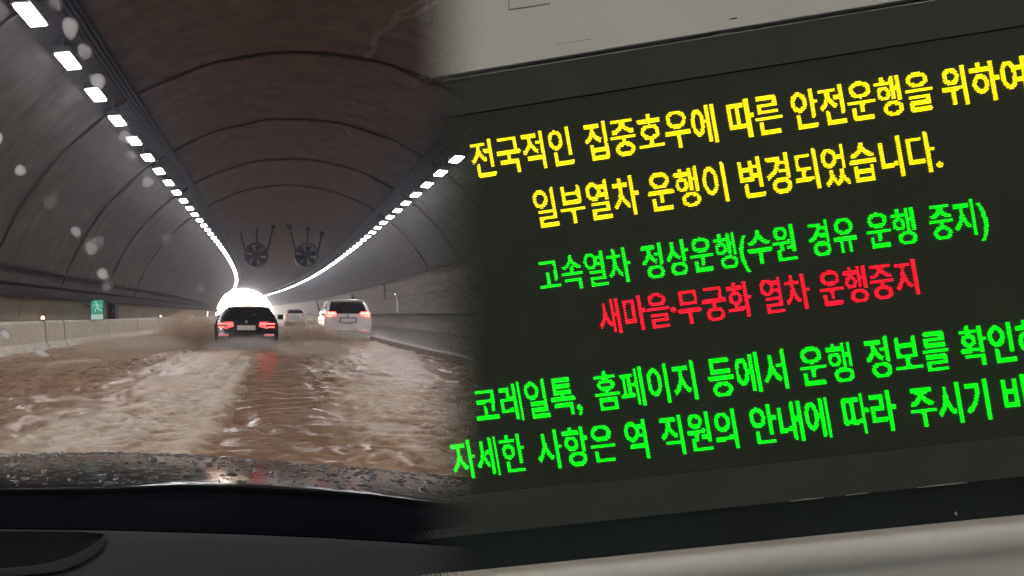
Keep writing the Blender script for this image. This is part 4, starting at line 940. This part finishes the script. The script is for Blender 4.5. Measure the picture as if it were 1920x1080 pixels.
# ------------------------------------------------------------------ the LED board at the right
H = Matrix(((1.9048537797984464, 0.5107129551125209, 880.0), (-0.3518142519430684, 2.914854204450635, 217.0), (-0.00013636087863292166, 2.9554965387999876e-07, 1.0)))
Hi = H.inverted()
BS = .55
def cr_at(px, py):
    v = Hi @ Vector((px, py, 1)); return v.x / v.z, v.y / v.z
BN = None
def BP(c, r, d=0.0):
    v = H @ Vector((c, r, 1)); cx, cy, cz = (v.x - 520 * v.z) / 1100, (v.y - 590 * v.z) / 1100, v.z
    q = Vector((cx * BS, cz * BS, CAMZ - cy * BS))
    return q + (BN * d if (BN is not None and d) else Vector((0, 0, 0)))
e1 = BP(1, 0) - BP(0, 0); e2 = BP(0, 1) - BP(0, 0); BN = e1.cross(e2).normalized()
if BN.y > 0: BN = -BN
def board_mat(name, base, rough=.5, spec=.4, var=.06, scale=30, led=False, bump=.0, base2=None, fade=True):
    m = bpy.data.materials.new(name); m.use_nodes = True; nt = m.node_tree; n = nt.nodes; l = nt.links; p = n['Principled BSDF']
    p.inputs['Roughness'].default_value = rough; p.inputs['Specular IOR Level'].default_value = spec; p.inputs['Base Color'].default_value = (*base, 1)
    uv = n.new('ShaderNodeUVMap'); sp = n.new('ShaderNodeSeparateXYZ'); l.new(uv.outputs[0], sp.inputs[0])
    def mth(op, a, b_=None, c_=None):
        x = n.new('ShaderNodeMath'); x.operation = op
        for i, v in enumerate((a, b_, c_)):
            if v is None: continue
            if isinstance(v, (int, float)): x.inputs[i].default_value = v
            else: l.new(v, x.inputs[i])
        return x.outputs[0]
    nz = n.new('ShaderNodeTexNoise'); nz.inputs['Scale'].default_value = 1 / scale; nz.inputs['Detail'].default_value = 6; nz.inputs['Roughness'].default_value = .6; l.new(uv.outputs[0], nz.inputs[0])
    cr = n.new('ShaderNodeValToRGB'); cr.color_ramp.elements[0].position = .3; cr.color_ramp.elements[1].position = .7
    b2 = base2 or tuple(c * (1 - var) for c in base); cr.color_ramp.elements[0].color = (*b2, 1); cr.color_ramp.elements[1].color = (*[c * (1 + var) for c in base], 1)
    l.new(nz.outputs[0], cr.inputs[0]); colr = cr.outputs[0]
    if led:
        # unlit diodes: a lattice of pale lens dots under black louvres
        fr = mth('FRACT', sp.outputs[1]); fc = mth('FRACT', sp.outputs[0])
        a = mth('MULTIPLY', mth('GREATER_THAN', fr, .55), 1.0)
        b_ = mth('MULTIPLY', mth('GREATER_THAN', fc, .25), .45)
        k = mth('MULTIPLY', a, mth('ADD', b_, .55))
        mx = n.new('ShaderNodeMix'); mx.data_type = 'RGBA'; l.new(k, mx.inputs[0]); mx.inputs[6].default_value = (.0015, .0018, .001, 1); l.new(colr, mx.inputs[7]); colr = mx.outputs[2]
    l.new(colr, p.inputs['Base Color'])
    if bump:
        bp = n.new('ShaderNodeBump'); bp.inputs['Strength'].default_value = bump; bp.inputs['Distance'].default_value = .0006; l.new(nz.outputs[0], bp.inputs['Height']); l.new(bp.outputs[0], p.inputs['Normal'])
    if fade:
        q = mth('MULTIPLY_ADD', sp.outputs[1], .268, sp.outputs[0])
        mr = n.new('ShaderNodeMapRange'); mr.interpolation_type = 'SMOOTHSTEP'; mr.inputs['From Min'].default_value = -58; mr.inputs['From Max'].default_value = 22; l.new(q, mr.inputs[0])
        # the sheet is perforated finer and finer towards its end, like the dotted border of a glass pane
        sc_ = n.new('ShaderNodeVectorMath'); sc_.operation = 'SCALE'; sc_.inputs['Scale'].default_value = 11; l.new(uv.outputs[0], sc_.inputs[0])
        fl = n.new('ShaderNodeVectorMath'); fl.operation = 'FLOOR'; l.new(sc_.outputs[0], fl.inputs[0])
        wh = n.new('ShaderNodeTexWhiteNoise'); wh.noise_dimensions = '2D'; l.new(fl.outputs[0], wh.inputs['Vector'])
        l.new(mth('LESS_THAN', wh.outputs['Value'], mth('MULTIPLY_ADD', mr.outputs[0], 1.02, -.01)), p.inputs['Alpha'])
    return m
CB0 = -135
def plate(name, rows, matl, parent, c0=CB0, c1=580, nc=8, smooth=False, label=None):
    """rows: list of (r, d); a sheet swept along the board"""
    mb = MB(); uvs = []; P = []
    for r_, d in rows:
        row = []
        for j in range(nc + 1):
            c = c0 + (c1 - c0) * j / nc; s = -.268 * r_ if c0 == CB0 else 0
            if c0 == CB0: c = (c0 + s) + (c1 - c0 - s) * j / nc
            row.append(BP(c, r_, d)); uvs.append((c, r_))
        P.append(row)
    mb.grid(P); return mb.build(name, matl, parent, uvs=uvs, smooth=smooth, label=label)
M_BEZ = board_mat('bezel_green_grey', (.030, .034, .023), .6, .2, .10, 60)
M_BEZ2 = board_mat('bezel_lower', (.036, .040, .028), .6, .2, .10, 60)
M_BEIGE = board_mat('beige_cover', (.53, .487, .395), .55, .3, .05, 120, bump=.15)
M_BEIGE_L = board_mat('beige_ledge', (.54, .49, .40), .5, .3, .05, 90, bump=.1)
M_GAP = board_mat('seal_gap', (.003, .003, .0035), .7, .2)
M_LOW = board_mat('lower_recess', (.0075, .011, .008), .6, .2, .25, 80)
M_SCR = board_mat('led_matrix', (.070, .079, .045), .6, .12, .12, 50, led=True)
M_SEAL_SHADOW = board_mat('grey_sealant_and_shadow', (.10, .105, .10), .7, .2, .2, 10)  # sealant grey, also used for the shadow rim of the access plates
M_EDGE = board_mat('pale_edge', (.34, .32, .25), .5, .3, .2, 14)
M_WEDGE = board_mat('cover_lip', (.62, .6, .58), .4, .3)  # whiter than the cover: highlight of its lower edge put into the colour
root = thing('led_display_board', 'large LED message board with yellow, green and red Korean text in a dark frame', 'display board', BP(220, 300))
plate('screen', [(-.9, -.0012), (240.2, -.0012)], M_SCR, root)
plate('upper_bezel', [(-24.2, -.003), (-24.2, 0), (-1.4, 0), (-1.4, -.0025)], M_BEZ, root)
plate('screen_groove', [(-1.6, -.0022), (-.7, -.0022)], M_GAP, root)
plate('lower_bezel', [(240.3, -.002), (240.4, .001), (264.6, .001), (264.8, -.02)], M_BEZ2, root)
plate('gap_seal', [(-29.5, -.009), (-23.9, -.009)], M_GAP, root)
plate('lower_recess', [(264.0, -.012), (294, -.010)], M_LOW, root)
plate('bezel_edge', [(-24.75, .0002), (-24.2, .0006)], M_EDGE, root, c0=-20)
# a frame of chips and sealant in the top gap
random.seed(3)
for px0, px1, th_ in ((912, 950, 1.9), (1152, 1184, .9), (1286, 1296, 1.2), (1336, 1380, 2.2), (1434, 1441, 1.0), (1482, 1510, .7), (1636, 1646, 1.0), (1700, 1760, .8), (1082, 1100, .9)):
    c0_, r_ = cr_at(px0, 137 - (px0 - 900) * .152); c1_, _ = cr_at(px1, 137 - (px1 - 900) * .152)
    mb = MB(); uvs = []; P = []; nn = 6
    for k, rr_ in enumerate((-24.3 - th_ , -24.3)):
        row = []
        for j in range(nn + 1):
            c = c0_ + (c1_ - c0_) * j / nn; w_ = (.35 + .65 * math.sin(math.pi * (j + .6) / (nn + 1.2))) if k == 0 else 0
            rr2 = -24.3 - (th_ * w_ if k == 0 else 0) + random.uniform(-.12, .12) * (1 - k); row.append(BP(c, rr2, -.0015)); uvs.append((c, rr2))
        P.append(row)
    mb.grid(P); mb.build('sealant_patch', M_SEAL_SHADOW if th_ > 1.5 or th_ < .8 else M_EDGE, root, uvs=uvs)
for px0, px1, py_ in ((1478, 1542, 936.5), (1582, 1624, 925.5), (1716, 1810, 911.5)):  # yellowish glints of the lower bezel edge, laid on as pale slivers
    c0_, r_ = cr_at(px0, py_); c1_, _ = cr_at(px1, py_)
    mb = MB(); uvs = [(c0_, 264.4), ((c0_ + c1_) / 2, 264.1), (c1_, 264.4), (c1_, 264.7), (c0_, 264.7)]
    mb.add([BP(c, r_, .0016) for c, r_ in uvs], [(0, 1, 2, 3, 4)]); mb.build('edge_glint', M_EDGE, root, uvs=uvs)
# solid back of the case, only behind the full-strength part
mb = MB(); vs = [BP(c, r_, d) for d in (-.024, -.075) for (c, r_) in ((60, -24), (578, -24), (578, 330), (60, 330))]
mb.add(vs, [(0, 1, 2, 3), (7, 6, 5, 4), (0, 4, 5, 1), (1, 5, 6, 2), (2, 6, 7, 3), (3, 7, 4, 0)]); mb.build('case', M_BLACK, root)

# text, diode by diode, on the 24-row character grid
def led_mat(nm, e, s, base):
    # diodes age unevenly: each one has a brightness of its own
    m = mat(nm, base, .4, emit=e, es=s); n = m.node_tree.nodes; l = m.node_tree.links
    g = n.new('ShaderNodeNewGeometry'); r = n.new('ShaderNodeMapRange'); r.inputs['To Min'].default_value = .5 * s / EX; r.inputs['To Max'].default_value = 1.5 * s / EX
    l.new(g.outputs['Random Per Island'], r.inputs[0]); l.new(r.outputs[0], n['Principled BSDF'].inputs['Emission Strength']); return m
LEDM = {'yellow': led_mat('yellow_diode', (1.0, .87, .0), 1.65, (.5, .4, .0)), 'green': led_mat('green_diode', (.0, 1.0, .0), 1.8, (.0, .4, .05)), 'red': led_mat('red_diode', (1.0, .008, .035), 1.5, (.5, .0, .0))}
names = [('yellow', 'yellow first line of text'), ('yellow', 'yellow second line of text, ending in a full stop'), ('green', 'green line of text with brackets'), ('red', 'red line of text'), ('green', 'green line of text with a comma'), ('green', 'green lowest line of text')]
for (colr, lab), line in zip(names, GLYPHS):
    le = bpy.data.objects.new('text_line', None); COL.objects.link(le); le.parent = root; le.empty_display_size = .05; le['label'] = lab
    le.matrix_parent_inverse = Matrix.Translation(-root.location)
    for c0_, r0_, rows in line:
        if isinstance(rows, int): rows = (rows,)
        mb = MB()
        for k, bits in enumerate(rows):
            c = 0
            while bits:
                if bits & 1:
                    x0, x1 = c0_ + c + .15, c0_ + c + .85; y0_, y1_ = r0_ + k + .34, r0_ + k + .86
                    mb.add([BP(x0, y0_, -.0001), BP(x1, y0_, -.0001), BP(x1, y1_, -.0001), BP(x0, y1_, -.0001), BP(x0, y0_, -.0011), BP(x1, y0_, -.0011), BP(x1, y1_, -.0011), BP(x0, y1_, -.0011)],
                           [(0, 3, 2, 1), (0, 1, 5, 4), (1, 2, 6, 5), (2, 3, 7, 6), (3, 0, 4, 7)])
                bits >>= 1; c += 1
        o = mb.build('character', LEDM[colr], le)

# beige covers above and below
wt = thing('wall_cover', 'beige painted sheet cover above the message board', 'wall panel', BP(220, -60))
plate('sheet', [(-260, .003), (-27.6, .003)], M_BEIGE, wt)
plate('lip', [(-27.6, .0032), (-27.0, .0026), (-26.9, -.008)], M_WEDGE, wt)
def poly_plate(name, pxs, d, matl, rimm, par):
    cs = [cr_at(*q) for q in pxs]; cx_ = sum(c[0] for c in cs) / 4; cy_ = sum(c[1] for c in cs) / 4
    mb = MB(); uvs = list(cs) + [(cx_ + (c[0] - cx_) * 1.012, cy_ + (c[1] - cy_) * 1.02) for c in cs]
    mb.add([BP(c[0], c[1], d) for c in cs] + [BP(c[0], c[1], .0034) for c in uvs[4:]], [(0, 1, 2, 3), (0, 4, 5, 1), (1, 5, 6, 2), (2, 6, 7, 3), (3, 7, 4, 0)])
    o = mb.build(name, matl, par, uvs=uvs, bevel=.0)
    o2 = MB(); u2 = [(cx_ + (c[0] - cx_) * 1.03, cy_ + (c[1] - cy_) * 1.035) for c in cs]; o2.add([BP(c[0], c[1], .0033) for c in u2], [(0, 1, 2, 3)]); o2.build('edge_shadow', rimm, o, uvs=u2)  # grey rim round the plate stands for its edge shadow
poly_plate('access_plate', [(950, -60), (1027, -72), (1027, 10), (953, 21)], .0042, M_BEIGE, M_SEAL_SHADOW, wt)
poly_plate('access_plate', [(720, -30), (803, -42), (803, 43), (722, 55)], .0042, M_BEIGE, M_SEAL_SHADOW, wt)
for nm, a, c, w_, mm in (('slot', (1363, 38.8), (1377, 36.4), 1.1, M_GAP), ('scratch', (1040, 85.5), (1103, 76.5), .35, M_SEAL_SHADOW), ('slot', (1358, 37.5), (1361, 37), .5, M_GAP)):
    q0, q1 = cr_at(*a), cr_at(*c); uvs = [(q0[0], q0[1]), (q1[0], q1[1] - w_ * .3), (q1[0], q1[1] + w_ * .5), (q0[0], q0[1] + w_ * .6)]
    mb = MB(); mb.add([BP(u, v, .0034) for u, v in uvs], [(0, 1, 2, 3)]); mb.build(nm, mm, wt, uvs=uvs)
wb = thing('ledge', 'rounded beige ledge below the message board', 'ledge', BP(220, 310))
plate('rounded_sheet', [(290.9, -.012), (291.0, .0), (291.8, .003), (294, .0055), (299, .0065), (305, .0035), (310, -.003), (314, -.009), (322, -.016), (340, -.020)], M_BEIGE_L, wb, smooth=True)
# small bright fleck in the lower recess
q = cr_at(1815, 970); mb = MB(); mb.add([BP(q[0] + a, q[1] + b_, -.010) for a, b_ in ((-1.2, -.5), (.8, -1.2), (1.3, 1.2), (-.5, 1.4))], [(0, 1, 2, 3)]); mb.build('fleck', M_EDGE, root, uvs=[(400, 280)] * 4)
